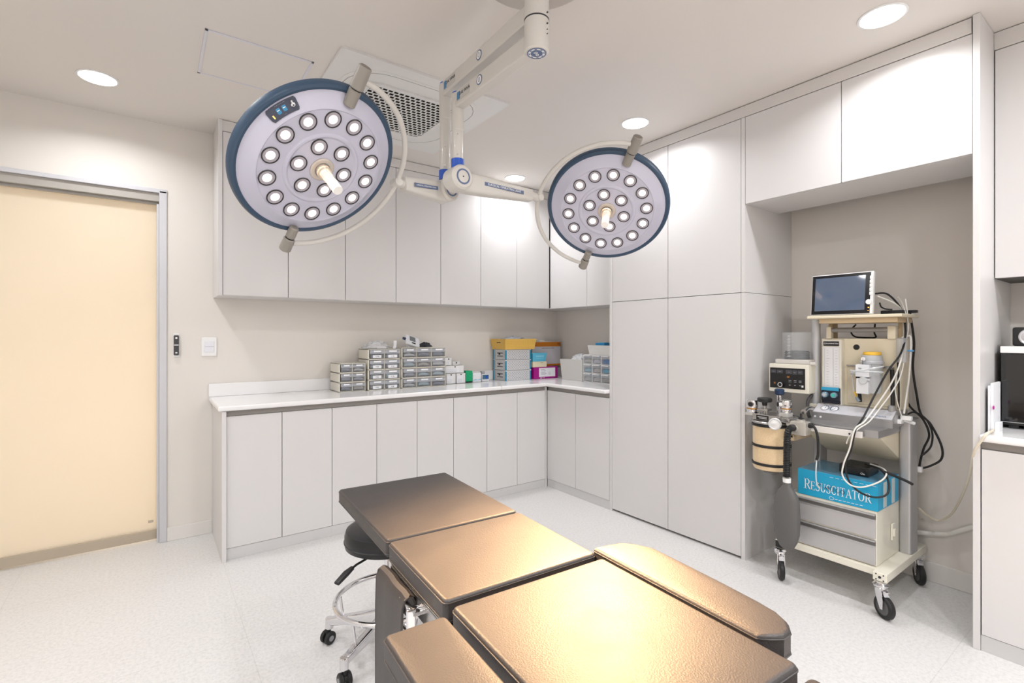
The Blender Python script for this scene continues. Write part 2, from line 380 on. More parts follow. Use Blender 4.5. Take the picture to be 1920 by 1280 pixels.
# ------------------------------------------------------------------ cabinets
def door_y(mb, x0, x1, z0, z1, y, th=.018, g=.0017):   # door in a plane y=const facing -y
    mb.box((x0+g, y, z0+g), (x1-g, y+th, z1-g), .0012)
def door_x(mb, y0, y1, z0, z1, x, th=.018, g=.0017):
    mb.box((x, y0+g, z0+g), (x+th, y1-g, z1-g), .0012)
FX, FY = 2.73, 3.24          # front planes of the base cabinets
LD = [.345+.2955*k for k in range(9)]
ordn = ['leftmost', 'second from the left', 'third from the left', 'rightmost']
for k in range(4):
    x0, x1 = LD[2*k], LD[2*k+2]
    lb = ['white base cabinet at the left end of the back counter, next to the frosted door', 'white base cabinet under the small drawer stacks, second along the back wall', 'white base cabinet behind the leg end of the operating table, third along the back wall', 'white base cabinet in the inner corner of the back counter'][k]
    t = thing('base_cabinet', ((x0+x1)/2, 3.5, 0), lb, 'cabinet', 'base cabinets along the back wall')
    mb = MB().box((x0, FY+.02, .065), (x1, YB-.002, .853)); obj('body', mb, gap_dark, t)
    mb = MB().box((x0, FY+.012, .822), (x1, FY+.022, .853)); obj('top_channel', mb, mat('finger_channel', (150, 145, 141), .5, var=.02), t)
    for j in range(2):
        mb = MB(); door_y(mb, LD[2*k+j], LD[2*k+j+1], .066, .822, FY); obj('door', mb, laminate, t)
    obj('toe_kick', MB().box((x0, FY+.004, .0), (x1, FY+.02, .065), .001), toekick, t)
    if k == 0:
        obj('side_panel', MB().box((.322, FY-.022, 0), (.3445, YB-.002, .853), .001), laminate, t)
    if k == 3:
        obj('corner_filler', MB().box((x1+.001, FY, .0), (FX-.001, FY+.05, .853), .001), laminate, t)
t = thing('base_cabinet', (3.0, 2.88, 0), 'white base cabinet under the right hand counter, beside the tall cabinets', 'cabinet')
obj('body', MB().box((FX+.02, 2.532, .065), (XR-.002, 3.24, .853)), gap_dark, t)
obj('top_channel', MB().box((FX+.012, 2.532, .822), (FX+.022, 3.24, .853)), MATS['finger_channel'], t)
for a, b in ((2.532, 2.89), (2.89, 3.238)):
    mb = MB(); door_x(mb, a, b, .066, .822, FX); obj('door', mb, laminate, t)
obj('toe_kick', MB().box((FX+.004, 2.532, 0), (FX+.02, 3.24, .065), .001), toekick, t)
# upper cabinets
UZ, UY, UX = 1.53, 3.478, 2.964; FAS = 2.53
UD = [.352+.3722*k for k in range(8)]
ul = ['white wall cabinet at the left end of the back wall, behind the big lamp head', 'white wall cabinet behind the hanging light arm, second from the left', 'white wall cabinet above the perforated baskets, third from the left', 'single door white wall cabinet in the far corner of the back wall']
for k in range(4):
    idx = [2*k, 2*k+1] if k < 3 else [6]
    x0, x1 = UD[idx[0]], UD[idx[-1]+1]
    t = thing('wall_cabinet', ((x0+x1)/2, 3.62, UZ), ul[k], 'cabinet', 'wall cabinets along the back wall')
    obj('body', MB().box((x0, UY+.019, UZ+.012), (x1, YB-.002, FAS)), gap_dark, t)
    obj('bottom_panel', MB().box((x0, UY+.019, UZ), (x1, YB-.002, UZ+.012)), laminate, t)
    for j in idx:
        mb = MB(); door_y(mb, UD[j], UD[j+1], UZ, FAS, UY); obj('door', mb, laminate, t)
    if k == 0: obj('side_panel', MB().box((.328, UY-.004, UZ-.002), (.3515, YB-.002, CEIL-.001), .001), laminate, t)
t = thing('wall_cabinet', (3.13, 2.98, UZ), 'white wall cabinet over the right hand counter, partly behind the small lamp head', 'cabinet')
obj('body', MB().box((UX+.019, 2.532, UZ+.012), (XR-.002, 3.46, FAS)), gap_dark, t)
obj('bottom_panel', MB().box((UX+.019, 2.532, UZ), (XR-.002, YB-.002, UZ+.012)), laminate, t)
for a, b in ((2.532, 3.0), (3.0, 3.474)):
    mb = MB(); door_x(mb, a, b, UZ, FAS, UX); obj('door', mb, laminate, t)
struct('trim_1', MB().box((.352, UY, FAS+.002), (UX, UY+.02, CEIL-.004)), laminate_edge, 'white fascia strip above the back wall cabinets')
struct('trim_2', MB().box((UX, 2.532, FAS+.002), (UX+.02, UY, CEIL-.004)), laminate_edge, 'white fascia strip above the corner wall cabinet')
# tall cabinets
TX = 2.74
tl = ['tall white cabinet nearer the far corner, narrower pair of stacked doors', 'tall white cabinet beside the equipment niche, wider pair of stacked doors']
for k, (a, b) in enumerate(((2.025, 2.512), (1.526, 2.025))):
    t = thing('tall_cabinet', (3.0, (a+b)/2, 0), tl[k], 'cabinet', 'tall cabinets on the right wall')
    obj('body', MB().box((TX+.019, a, .008), (XR-.002, b, FAS)), gap_dark, t)
    for z0, z1 in ((.012, UZ), (UZ, FAS)):
        mb = MB(); door_x(mb, a, b, z0, z1, TX); obj('door', mb, laminate, t)
    if k == 0: obj('side_panel', MB().box((TX-.006, 2.512, 0), (XR-.002, 2.531, CEIL-.001), .001), laminate, t)
    else:
        obj('side_panel', MB().box((TX, 1.503, 0), (XR-.002, 1.5255, UZ-.001), .001), laminate, t)
        obj('upper_side_panel', MB().box((TX, 1.503, UZ+.001), (XR-.002, 1.5255, FAS), .001), laminate, t)
t = thing('bridge_cabinet', (2.95, 1.0, 2.032), 'white two door cupboard bridging the equipment niche below the ceiling', 'cabinet')
obj('body', MB().box((TX+.019, .533, 2.046), (3.12, 1.5025, FAS)), gap_dark, t)
obj('bottom_panel', MB().box((TX+.019, .533, 2.032), (3.12, 1.5025, 2.046)), laminate, t)
for a, b in ((.533, 1.015), (1.015, 1.5025)):
    mb = MB(); door_x(mb, a, b, 2.032, FAS, TX); obj('door', mb, laminate, t)
struct('trim_3', MB().box((TX, .537, FAS+.002), (TX+.02, 2.512, CEIL-.005)), laminate_edge, 'white fascia strip above the tall cabinets')
struct('trim_4', MB().box((TX-.012, .508, 0), (XR-.002, .531, CEIL-.001), .002), laminate, 'full height white end panel between the niche and the right hand counter')
t = thing('base_cabinet', (3.0, 0, 0), 'white base cabinet under the black oven at the right edge', 'cabinet')
obj('body', MB().box((FX+.02, -.9, .065), (XR-.002, .507, .853)), gap_dark, t)
obj('top_channel', MB().box((FX+.012, -.9, .822), (FX+.022, .507, .853)), MATS['finger_channel'], t)
for a, b in ((.10, .506), (-.4, .10), (-.9, -.4)):
    mb = MB(); door_x(mb, a, b, .066, .822, FX); obj('door', mb, laminate, t)
obj('toe_kick', MB().box((FX+.004, -.9, 0), (FX+.02, .507, .065), .001), toekick, t)
t = thing('wall_cabinet', (3.13, 0, UZ), 'white wall cabinet above the black oven at the right edge', 'cabinet')
obj('body', MB().box((UX+.019, -.9, UZ), (XR-.002, .507, FAS)), gap_dark, t)
for a, b in ((.10, .506), (-.4, .10), (-.9, -.4)):
    mb = MB(); door_x(mb, a, b, UZ, FAS-.01, UX); obj('door', mb, laminate, t)
struct('trim_5', MB().box((UX, -.9, FAS-.008), (UX+.02, .507, CEIL-.004)), laminate_edge, 'white fascia strip above the wall cabinet at the right edge')
# worktops
CT = .885
def edge_poly(path_axis): pass
mb = MB()
mb.box((.302, FY-.035, .855), (FX-.035, YB-.002, CT), .010, seg=3)
mb.box((FX-.040, 2.534, .855), (XR-.002, YB-.002, CT), .010, seg=3)
wt = obj('worktop', mb, white_gl); tag(wt, 'glossy white L-shaped worktop along the back and right walls', 'worktop')
obj('backsplash', MB().box((.302, YB-.016, CT), (XR-.004, YB-.002, CT+.085), .004).box((XR-.016, 2.534, CT), (XR-.002, YB-.017, CT+.085), .004), white_gl, wt)
mb = MB().box((2.232, FY-.0355, .856), (2.2332, YB-.02, CT+.0003)); mb.box((FX-.036, FY-.037, .856), (FX-.0352, FY-.036, CT)); obj('joint', mb, mat('joint_line', (150, 148, 146), .6, var=.01), wt)
wt2 = obj('worktop', MB().box((FX-.035, -.9, .855), (XR-.002, .507, CT), .010, seg=3), white_gl); tag(wt2, 'glossy white worktop under the black oven at the right edge', 'worktop')

# ------------------------------------------------------------------ wall switch and remote
t = thing('light_switch', (.305, YB-.006, 1.18), 'white square light switch plate between the door and the cabinets', 'light switch')
obj('plate', MB().box((.262, YB-.009, 1.150), (.348, YB, 1.272), .004), white_pl, t)
obj('rocker', MB().box((.277, YB-.012, 1.213), (.333, YB-.008, 1.247), .0015), mat('rocker_white', (228, 229, 236), .3, var=.01), t)
obj('rocker', MB().box((.277, YB-.012, 1.177), (.333, YB-.008, 1.211), .0015), MATS['rocker_white'], t)
t = thing('wall_remote', (.127, YB-.006, 1.17), 'slim black door control in a white holder beside the door frame', 'remote control')
obj('holder', MB().box((.112, YB-.010, 1.148), (.144, YB, 1.298), .006), white_pl, t)
obj('control', MB().box((.114, YB-.022, 1.160), (.142, YB-.009, 1.286), .006), mat('charcoal_plastic', (62, 62, 66), .35, var=.03), t)
mb = MB(); mb.cyl((.128, YB-.0225, 1.268), (.128, YB-.0235, 1.268), .006, n=12); mb.box((.116, YB-.0232, 1.222), (.140, YB-.0222, 1.227)); mb.box((.123, YB-.0232, 1.172), (.133, YB-.0222, 1.180))
obj('button', mb, white_pl, t)

# ------------------------------------------------------------------ surgical light
sl = thing('surgical_light', (1.068, 1.323, 2.25), 'ceiling mounted twin headed surgical light with cream arms, hanging over the operating table', 'surgical light')
CX0, CY0 = 1.068, 1.323
obj('ceiling_cover', MB().lathe([(0, 0), (.19, 0), (.205, .008), (.21, .02), (.21, .079), (0, .079)], (CX0, CY0, 2.52), n=64), mat('cover_grey', (188, 181, 175), .4, var=.02), sl)
mb = MB().lathe([(0, 2.249), (.036, 2.249), (.042, 2.254), (.0425, 2.355), (.0415, 2.357), (.0415, 2.36), (.0425, 2.362), (.0425, 2.53)], (CX0, CY0, 0), n=40)
obj('column', mb, arm_m, sl)
obj('column_seam', MB().lathe([(.0418, 2.3565), (.0432, 2.3565), (.0432, 2.3605), (.0418, 2.3605)], (CX0, CY0, 0), n=40), ink, sl)
mb = MB(); mb.lathe([(.033, 2.2485), (.033, 2.2475), (.029, 2.2475), (.029, 2.2485)], (CX0, CY0, 0), n=40); mb.lathe([(0, 2.2485), (.0, 2.2478), (.021, 2.2478), (.021, 2.2485)], (CX0, CY0, 0), n=32)
mb.lathe([(.0295, 2.2485), (.0295, 2.2481), (.021, 2.2481), (.021, 2.2485)], (CX0, CY0, 0), n=32, mi=1)
for dx, dy in ((-.005, -.003), (.006, .004)):
    mb.tube([(CX0+dx+.0045*math.cos(k*PI/6), CY0+dy+.0045*math.sin(k*PI/6), 2.2474) for k in range(12)], .0012, 6, 1, closed=True)
mb.tube([(CX0-.012, CY0+.002, 2.2474), (CX0-.004, CY0+.001, 2.2474)], .001, 6, 1)
for k in range(8):
    a = k*PI/4; mb.box((-.004, .0235, 0), (.004, .027, .0008), mi=0, M=Matrix.Translation((CX0, CY0, 2.2473)) @ Matrix.Rotation(a, 4, 'Z'))
obj('emblem', mb, [ink_blue, white_pl], sl)
mb = MB()
for z in (2.335, 2.372): mb.cyl((CX0+.012, CY0-.0405, z), (CX0+.0125, CY0-.0445, z), .0028, n=12)
for z in (2.30, 2.315): mb.cyl((CX0+.012, CY0-.0405, z), (CX0+.0125, CY0-.0440, z), .0016, n=10)
obj('screw', mb, ink, sl)
TA, TB = Vector((1.079, 1.998, 0)), Vector((1.065, 1.859, 0))
def harm(tube_p, z, h, wd, name):
    d = Vector((tube_p.x-CX0, tube_p.y-CY0, 0)); L = d.length; d.normalize(); s_ = Vector((d.y, -d.x, 0))
    a = Vector((CX0, CY0, z))+d*.02; b = Vector((tube_p.x, tube_p.y, z-.003))-d*.021
    mb = MB().loft([(a, s_*wd/2, Vector((0, 0, h/2))), (b, s_*wd/2, Vector((0, 0, h/2)))], e=9, n=40)
    o = obj(name, mb, arm_m, sl)
    side = -s_ if (-s_).dot(Vector((-1, 0, 0))) > 0 else s_      # face on the camera's left
    side = side
    return d, side
hd = {}
for nm, tp, z in (('A', TA, 2.394), ('B', TB, 2.288)):
    d, s_ = harm(tp, z, .066, .046, 'horizontal_arm')
    fx = -d; M = frame(Vector((tp.x, tp.y, z))+s_*.0237-d*.03, -d if s_.cross(Vector((0, 0, 1))).dot(d) > 0 else d, (0, 0, 1))
    hd[nm] = (d, s_)
    # which side faces the camera: towards (0,0)
    face = s_ if s_.dot(Vector((-tp.x, -tp.y, 0))) > 0 else -s_
    xdir = Vector((0, 0, 1)).cross(face)
    M = frame(Vector((tp.x, tp.y, z))+face*.0235-d*.082, xdir, (0, 0, 1))
    mb = MB().box((-.048, -.02, 0), (.052, .02, .0006)); mb.box((-.046, -.016, .0006), (-.022, .016, .001), mi=1)
    mb.text('DAI WHA', .019, M @ Matrix.Translation((.014, .004, .0008)), 2); mb.box((-.018, -.015, .0006), (.048, -.009, .001), mi=1) if False else None
    mb2 = MB(); mb2.v = [M @ v if i < 16 else v for i, v in enumerate(mb.v)]; mb2.f = mb.f; mb2.m = mb.m
    obj('name_plate', mb2, [mat('plate_silver', (196, 194, 190), .4, metal=.2, var=.02), mat('logo_blue', (70, 128, 172), .4, var=.05), ink], sl)
    Mc = frame(Vector((tp.x, tp.y, z))+face*.0235-d*(.334 if nm == 'A' else .209), xdir, (0, 0, 1))
    mb = MB(); mb.lathe([(0, 0), (.020, 0), (.020, .0006), (0, .0008)], M=Mc, n=32); mb.lathe([(0, .0007), (.0155, .0008), (.0155, .0012), (0, .0014)], M=Mc, n=32, mi=1)
    mb.tube([Mc @ Vector((.006*math.cos(k*PI/5), .009*math.sin(k*PI/5), .0016)) for k in range(10)], .0008, 5, 0, closed=True)
    obj('round_badge', mb, [ink_blue, white_pl], sl)
for nm, tp, z0, z1 in (('A', TA, 1.992, 2.420), ('B', TB, 2.00, 2.318)):
    mb = MB().lathe([(0, z0), (.0235, z0), (.0235, z1-.16), (.0265, z1-.155), (.0265, z1-.004), (.024, z1), (0, z1)], (tp.x, tp.y, 0), n=36)
    obj('drop_tube', mb, arm_m, sl)
    obj('tube_cap', MB().lathe([(0, z1), (.0225, z1), (.0225, z1+.006), (0, z1+.008)], (tp.x, tp.y, 0), n=32), blue_m, sl)
    obj('locking_collar', MB().lathe([(.024, z0-.005), (.0275, z0-.005), (.0275, z0+.038), (.024, z0+.038)], (tp.x, tp.y, 0), n=36), blue_m, sl)
    obj('collar_seal', MB().lathe([(0, z0-.018), (.0265, z0-.018), (.0265, z0-.005), (0, z0-.005)], (tp.x, tp.y, 0), n=36), black_rb, sl)
    mb = MB(); c = Vector((tp.x, tp.y, 0)); q = (-c).normalized(); mb.cyl(c+q*.023+Vector((0, 0, z0+.055)), c+q*.0265+Vector((0, 0, z0+.055)), .004, n=12); mb.cyl(c+q*.023+Vector((0, 0, z0+.14)), c+q*.0248+Vector((0, 0, z0+.14)), .0018, n=10)
    obj('screw', mb, steel, sl)
def spring_arm(P, Q, r0, r1, nm):
    P, Q = Vector(P), Vector(Q); d = (Q-P).normalized(); L = (Q-P).length
    u = Vector((0, 0, 1)); s_ = d.cross(u).normalized(); v = s_.cross(d).normalized()
    face = s_ if s_.dot(-P) > 0 else -s_
    mb = MB()
    mb.cyl(P+face*.045, P-face*.045, .052, n=40, bev=.008)
    secs = []
    for t, hv, hs in ((-.0, .040, .030), (.10, .043, .032), (.35, .041, .031), (.8, .030, .026), (.88, .028, .025)):
        secs.append((P+d*L*t-v*(.012*(1-t)), face*hs, v*hv))
    mb.loft(secs, e=5, n=32)
    a = obj(nm, mb, arm_m, sl)
    mb = MB().cyl(P+d*L*.87, Q-d*.005, .0195, n=28, bev=.002); mb.cyl(Q-face*.024-d*.0, Q+face*.024, .018, n=24, bev=.003)
    obj('swivel', mb, arm_m, a)
    mb = MB(); Mf = frame(P+face*.0455, Vector((0, 0, 1)).cross(face), (0, 0, 1))
    mb.lathe([(.026, 0), (.033, 0), (.033, .001), (.026, .001)], M=Mf, n=40); mb.lathe([(0, 0), (.004, 0), (.003, .0012), (0, .0012)], M=Mf, n=10, mi=1)
    mb.lathe([(.0, .0), (.026, 0), (.026, .0006), (0, .0006)], M=Mf, n=40, mi=2)
    obj('joint_badge', mb, [ink_blue, ink, arm_m], a)
    X = d if Vector((0, 0, 1)).cross(face).dot(d) > 0 else -d
    Mt = frame(P+d*L*.50+face*.0318-v*.004, X, v)
    W = L*.24
    mb = MB(); mb.box((-W, -.008, -.001), (W, .008, .0008), .0007, M=Mt); mb.text('SURGICAL OPERATING LIGHT', .0105*(W*2/.165), Mt @ Matrix.Translation((0, 0, .001)), 1)
    obj('caption_strip', mb, [ink_blue, white_pl], a)
spring_arm((1.079, 1.998, 1.940), (.8196, 1.937, 1.914), .05, .03, 'spring_arm')
spring_arm((1.065, 1.859, 1.955), (1.5288, 1.879, 1.9557), .05, .03, 'spring_arm')

head_white = mat('lamp_head_white', (198, 198, 216), .22, coat=.4, var=.01)
rim_blue = mat('lamp_rim_blue', (54, 76, 100), .4, var=.04)
led_ring = mat('led_bezel', (40, 38, 38), .4, var=.05)
led_cup = mat('led_cup', (172, 168, 180), .25, emis=.03, ecol=(255, 235, 220), var=.01)
led_core = mat('led_core', (255, 250, 240), .3, emis=4, ecol=(255, 238, 214), var=.01)
handle_m = mat('handle_white', (250, 248, 244), .3, var=.01, emis=.0)
metal_warm = mat('handle_base', (205, 196, 186), .3, metal=.3, var=.02)
def lamp_head(p, ax, yd, yr, label, panel):
    X, Y, Z, a, b, ph, ro, ri, ho, hi, ph2 = p
    C = Vector((X, Y, Z)); n = Vector((math.sin(a)*math.cos(b), math.sin(a)*math.sin(b), -math.cos(a)))
    u = n.cross(Vector((0, 0, 1))).normalized(); v = n.cross(u); nd = -n
    M = Matrix(((u.x, v.x, nd.x, C.x), (u.y, v.y, nd.y, C.y), (u.z, v.z, nd.z, C.z), (0, 0, 0, 1)))
    H = obj('lamp_head', MB().lathe([(.287, .012), (.27, .016), (.25, .026), (.232, .0385), (.226, .041), (.222, .0385), (.140, .0385), (.134, .043), (.128, .0435), (.120, .0385), (.05, .0385), (0, .0385)], M=M, n=96), head_white, sl)
    H['label'] = label
    obj('back_shell', MB().lathe([(.287, -.012), (.27, -.03), (.20, -.06), (.10, -.075), (0, -.08)], M=M, n=64), head_white, H)
    obj('rim', MB().lathe([(.2765, .0130), (.279, .0165), (.287, .0185), (.295, .0145), (.300, .005), (.300, -.010), (.295, -.018), (.286, -.014)], M=M, n=96), rim_blue, H)
    for k in range(20):
        if k < 14: t, r, h = ph+2*PI*k/14, ro, -ho
        else: t, r, h = ph2+2*PI*(k-14)/6, ri, -hi
        Q = M @ Matrix.Translation((r*math.cos(t), r*math.sin(t), .0385))
        mb = MB().lathe([(.0262, -.001), (.0262, .003), (.0285, .0045), (.0300, .003), (.0300, -.001)], M=Q, n=28)
        mb.lathe([(0, .0015), (.0262, .0015)], M=Q, n=28, mi=1)
        mb.lathe([(0, .0035), (.0135, .0030), (.0155, .0016)], M=Q, n=24, mi=2)
        obj('led_spotlight', mb, [led_ring, led_cup, led_core], H)
    mb = MB().lathe([(.044, .038), (.044, .042), (.040, .045), (.028, .045), (.027, .038)], M=M, n=40)
    mb.lathe([(.0255, .038), (.0255, .062), (.022, .066), (.018, .064)], M=M, n=32)
    obj('handle_base', mb, metal_warm, H)
    mb = MB().lathe([(.017, .05), (.017, .10), (.0155, .104), (.0165, .110), (.0175, .128), (.0175, .165), (.0165, .168), (0, .168)], M=M, n=24)
    for k in range(10):
        t = k*PI/5; mb.cyl((.0165*math.cos(t), .0165*math.sin(t), .068), (.0165*math.cos(t), .0165*math.sin(t), .098), .0022, n=6, M=M)
    obj('sterile_handle', mb, handle_m, H)
    ax = Vector(ax); c0 = C+nd*.03; dr = Vector(yd)
    for s_ in (1, -1):
        e = c0+ax*s_
        mb = MB()
        if s_ == 1: mb.cyl(c0+ax*.245-nd*.0, c0+ax*.305, .021, .021, n=28, bev=.004); mb.cyl(c0+ax*.308, c0+ax*.385, .024, .022, n=28, bev=.003); mb.cyl(c0+ax*.385, c0+ax*.3855, .018, n=28, mi=1); mb.cyl(c0+ax*.304, c0+ax*.309, .0185, n=24, mi=2)
        else: mb.cyl(c0-ax*.265, c0-ax*.315, .018, .018, n=28, bev=.004); mb.cyl(c0-ax*.318, c0-ax*.375, .0215, .023, n=28, bev=.004); mb.cyl(c0-ax*.314, c0-ax*.319, .0165, n=24, mi=2)
        obj('pivot_knob', mb, [arm_grey, mat('pivot_end', (120, 112, 104), .5, var=.05), black_rb], H)
    pts = [c0+yr*(ax*math.cos(t)+dr*math.sin(t)) for t in [(.06+(PI-.12)*k/48) for k in range(49)]]
    obj('yoke', MB().tube(pts, .0105, 14), arm_m, H)
    if panel:
        # control plate lies on the sloping wall, found from the direction of the photographed plate
        t0 = panel
        def zc(r): return .016+(.27-r)/(.27-.232)*.0225 if r < .27 else .012+(.287-r)/.017*.004
        def patch(mb, r0, r1, a0, a1, off, mi, nr=6, na=10, round_=True):
            vs = []; fs = []
            for i in range(nr+1):
                for j in range(na+1):
                    fi, fj = i/nr*2-1, j/na*2-1
                    k_ = 1
                    if round_:
                        cx = abs(fi); k_ = 1-.10*max(0, (cx-.5)/.5)**3*1.0
                    r = r0+(r1-r0)*(i/nr); aa = (a0+a1)/2+(a1-a0)/2*fj*k_
                    vs.append((r*math.cos(t0+aa), r*math.sin(t0+aa), zc(r)+off))
            for i in range(nr):
                for j in range(na): fs.append((i*(na+1)+j, i*(na+1)+j+1, (i+1)*(na+1)+j+1, (i+1)*(na+1)+j))
            mb.add(vs, fs, mi, M)
        mb = MB(); patch(mb, .2385, .2745, -.20, .20, .0022, 0); cp = obj('control_panel', mb, mat('panel_slate', (70, 74, 90), .35, var=.03), H)
        bt = mat('blue_button', (64, 142, 186), .3, var=.05)
        s = PANEL_SIGN
        for c_ in (-.055*s, .025*s):
            mb = MB(); patch(mb, .249, .264, c_-.026, c_+.026, .0034, 0, 3, 4); patch(mb, .2575, .2595, c_-.018, c_+.018, .0040, 1, 1, 3, False); mb and obj('button', mb, [bt, white_pl], H)
        mb = MB(); patch(mb, .247, .256, -.148*s-.008, -.148*s+.008, .0034, 0, 2, 2); obj('indicator', mb, mat('amber_indicator', (255, 190, 90), .4, emis=2.5, var=.01), H)
        mb = MB(); rr = .257; aa = t0+.135*s; Q = M @ Matrix.Translation((rr*math.cos(aa), rr*math.sin(aa), zc(rr)+.002)) @ Matrix.Rotation(aa, 4, 'Z')
        mb.lathe([(0, 0), (.0075, 0), (.0075, .007), (.005, .009), (0, .009)], M=Q, n=20); mb.box((-.013, -.0035, 0), (.013, .0035, .003), .001, M=Q); mb.lathe([(0, .0091), (.0025, .0093), (0, .0095)], M=Q, n=10, mi=1)
        obj('key_switch', mb, [chrome, black_pl], H)
        for body, rr, aa, sz in (('LED CONTROL', .2695, 0*s, .006), ('1 2 3', .2430, -.0*s, .004)):
            ang = t0+aa; Q = M @ Matrix.Translation((rr*math.cos(ang), rr*math.sin(ang), zc(rr)+.0030)) @ Matrix.Rotation(ang-PI/2, 4, 'Z')
            Q = Q @ Matrix.Rotation(math.radians(30), 4, 'X')
            mb = MB().text(body, sz, Q @ (Matrix.Rotation(0, 4, 'Z')), 0, ext=.0002); obj('lettering', mb, mat('plate_lettering', (170, 178, 190), .5, var=.01), H)
    # the lamp's own light beam
    l = bpy.data.lights.new('surgical_beam', 'AREA'); l.shape = 'DISK'; l.size = .42; l.energy = HEAD_POWER; l.color = (1, .61, .31); l.spread = math.radians(46)
    lo = bpy.data.objects.new('surgical_beam', l); COL.objects.link(lo)
    lo.matrix_world = Matrix.Translation(C+nd*.055) @ nd.to_track_quat('-Z', 'Y').to_matrix().to_4x4()
    return M
PANEL_SIGN = 1
LH = (.486, 1.865, 1.906, 2.358, 1.931, .854, -.19, -.09, -.043, -.044, 7.274)
RH = (1.839, 1.718, 1.924, 2.337, -5.625, 1.347, -.19, .089, -.044, -.045, -1.658)
lamp_head(LH, (.1838, -.6859, .7041), (.951, .3054, .0492), .34, 'larger looking round lamp head on the left with a dark control plate', 3.7525)
lamp_head(RH, (-.2455, -.7140, .6557), (-.8636, .4683, .1867), .345, 'round lamp head on the right, farther from the camera', None)

# ------------------------------------------------------------------ operating table
TM = Matrix.Translation((.697, 1.213, 0)) @ Matrix.Rotation(math.radians(-3.3), 4, 'Z')
ot = thing('operating_table', (.69, .75, 0), 'operating table with segmented black leather cushions and steel side rails', 'operating table')
def cushion(name, x0, y0, x1, y1, z0, z1, bev=.008, piping=True, lab=None, poly=None):
    mb = MB()
    if poly is None:
        # slightly crowned top: subdivided slab
        nx, ny = 12, 12; P = rr_poly(x0, y0, x1, y1, .012)
    else: P = poly
    mb.pad(P, z0, z1, bev, M=TM)
    if piping:
        zz = z1-bev*.55; n_ = len(P); cx = sum(p[0] for p in P)/n_; cy = sum(p[1] for p in P)/n_
        q = [TM @ Vector((p[0], p[1], z1-bev)) for p in P]
        mb.tube(q, .0016, 6, closed=True); mb.tube([TM @ Vector((p[0], p[1], z0+bev)) for p in P], .0016, 6, closed=True)
    o = obj(name, mb, leather, ot)
    if lab: o['label'] = lab
    return o
def rr_poly(x0, y0, x1, y1, r, n=5):
    P = []
    for cx, cy, a0 in ((x1-r, y1-r, 0), (x0+r, y1-r, 90), (x0+r, y0+r, 180), (x1-r, y0+r, 270)):
        for k in range(n+1):
            a = math.radians(a0+90*k/n); P.append((cx+r*math.cos(a), cy+r*math.sin(a)))
    return P
cushion('leg_cushion', -.203, .006, .203, .518, .702, .75)
cushion('seat_cushion', -.203, -.345, .203, -.004, .698, .75)
cushion('back_cushion', -.200, -.83, .200, -.368, .692, .75, bev=.009)
AR = [(.205, -.345), (.240, -.345), (.275, -.352), (.300, -.375), (.322, -.42), (.318, -.52), (.312, -.62), (.305, -.70), (.298, -.742), (.282, -.772), (.258, -.790), (.232, -.792), (.212, -.780), (.205, -.765)]
AR = [(p[0]+(.011 if p[0] > .206 else 0), p[1]+.012) for p in AR]
cushion('arm_rest', 0, 0, 0, 0, .706, .757, poly=AR)
cushion('arm_rest_underpad', 0, 0, 0, 0, .668, .702, poly=[(p[0]*.93+.018, p[1]*.97-.015) for p in AR], bev=.008)
cushion('arm_rest', -.343, -.95, -.222, -.388, .70, .75)
cushion('side_pad', .12, -1.2, .281, -.806, .645, .688)
mb = MB()
for x0, x1 in ((-.198, -.186), (.186, .198)): mb.box((x0, -.40, .645), (x1, -.01, .695), .002, M=TM)
mb.box((-.20, -.80, .645), (.20, -.01, .692), .004, M=TM); mb.box((-.15, .01, .665), (.15, .45, .700), .004, M=TM)
obj('frame', mb, steel, ot)
mb = MB(); mb.tube([TM @ Vector(p) for p in ((-.190, -.035, .67), (-.222, -.035, .672))], .008, 12); mb.tube([TM @ Vector(p) for p in ((-.190, -.205, .67), (-.222, -.205, .672))], .008, 12)
mb.box((-.228, -.215, .655), (-.216, -.01, .682), .003, M=TM); mb.box((-.236, -.226, .632), (-.214, -.214, .684), .005, M=TM); mb.tube([TM @ Vector(p) for p in ((-.190, -.220, .67), (-.222, -.220, .672))], .007, 12)
obj('side_rail', mb, chrome, ot)
mb = MB(); mb.box((-.17, -.55, .09), (.17, -.05, .125), .01, M=TM); mb.box((-.12, -.42, .11), (.12, -.18, .40), .02, M=TM); mb.box((-.095, -.395, .38), (.095, -.205, .66), .015, M=TM)
obj('pedestal', mb, alu_soft, ot)
obj('base', MB().box((-.25, -.75, .02), (.25, .15, .10), .02, M=TM), mat('table_base_grey', (170, 170, 172), .4, var=.02), ot)
mb = MB()
for x in (-.2, .2):
    for y in (-.68, .08): mb.cyl(TM @ Vector((x, y, 0)), TM @ Vector((x, y, .03)), .03, n=16)
obj('foot', mb, black_rb, ot)
# leather flap hanging over the side rail
mb = MB(); y0, y1 = -.185, -.005
prof = [(-.198, .662), (-.200, .676), (-.206, .688), (-.214, .691), (-.224, .686), (-.229, .668), (-.231, .60), (-.233, .45), (-.234, .30), (-.234, .16)]
vs = []
for x, z in prof:
    for k in range(7):
        y = y0+(y1-y0)*k/6; vs.append((x+.0015*math.sin(k*1.9+z*9), y, z))
fs = [(i*7+k, i*7+k+1, (i+1)*7+k+1, (i+1)*7+k) for i in range(len(prof)-1) for k in range(6)]
vs2 = [(x-.004 if i//7 > 4 else (x+.004 if i//7 < 3 else x), y, z+(.004 if 2 < i//7 < 6 else 0)) for i, (x, y, z) in enumerate(vs)]
nv = len(vs); mb.add(vs+vs2, fs+[tuple(nv+i for i in f[::-1]) for f in fs], 0, TM)
bd = [0+6, *[i*7+6 for i in range(1, len(prof))]]
for k in (0, 6): mb.tube([TM @ (Vector(vs[i*7+k])+Vector((-.002, 0, 0))) for i in range(len(prof))], .003, 6)
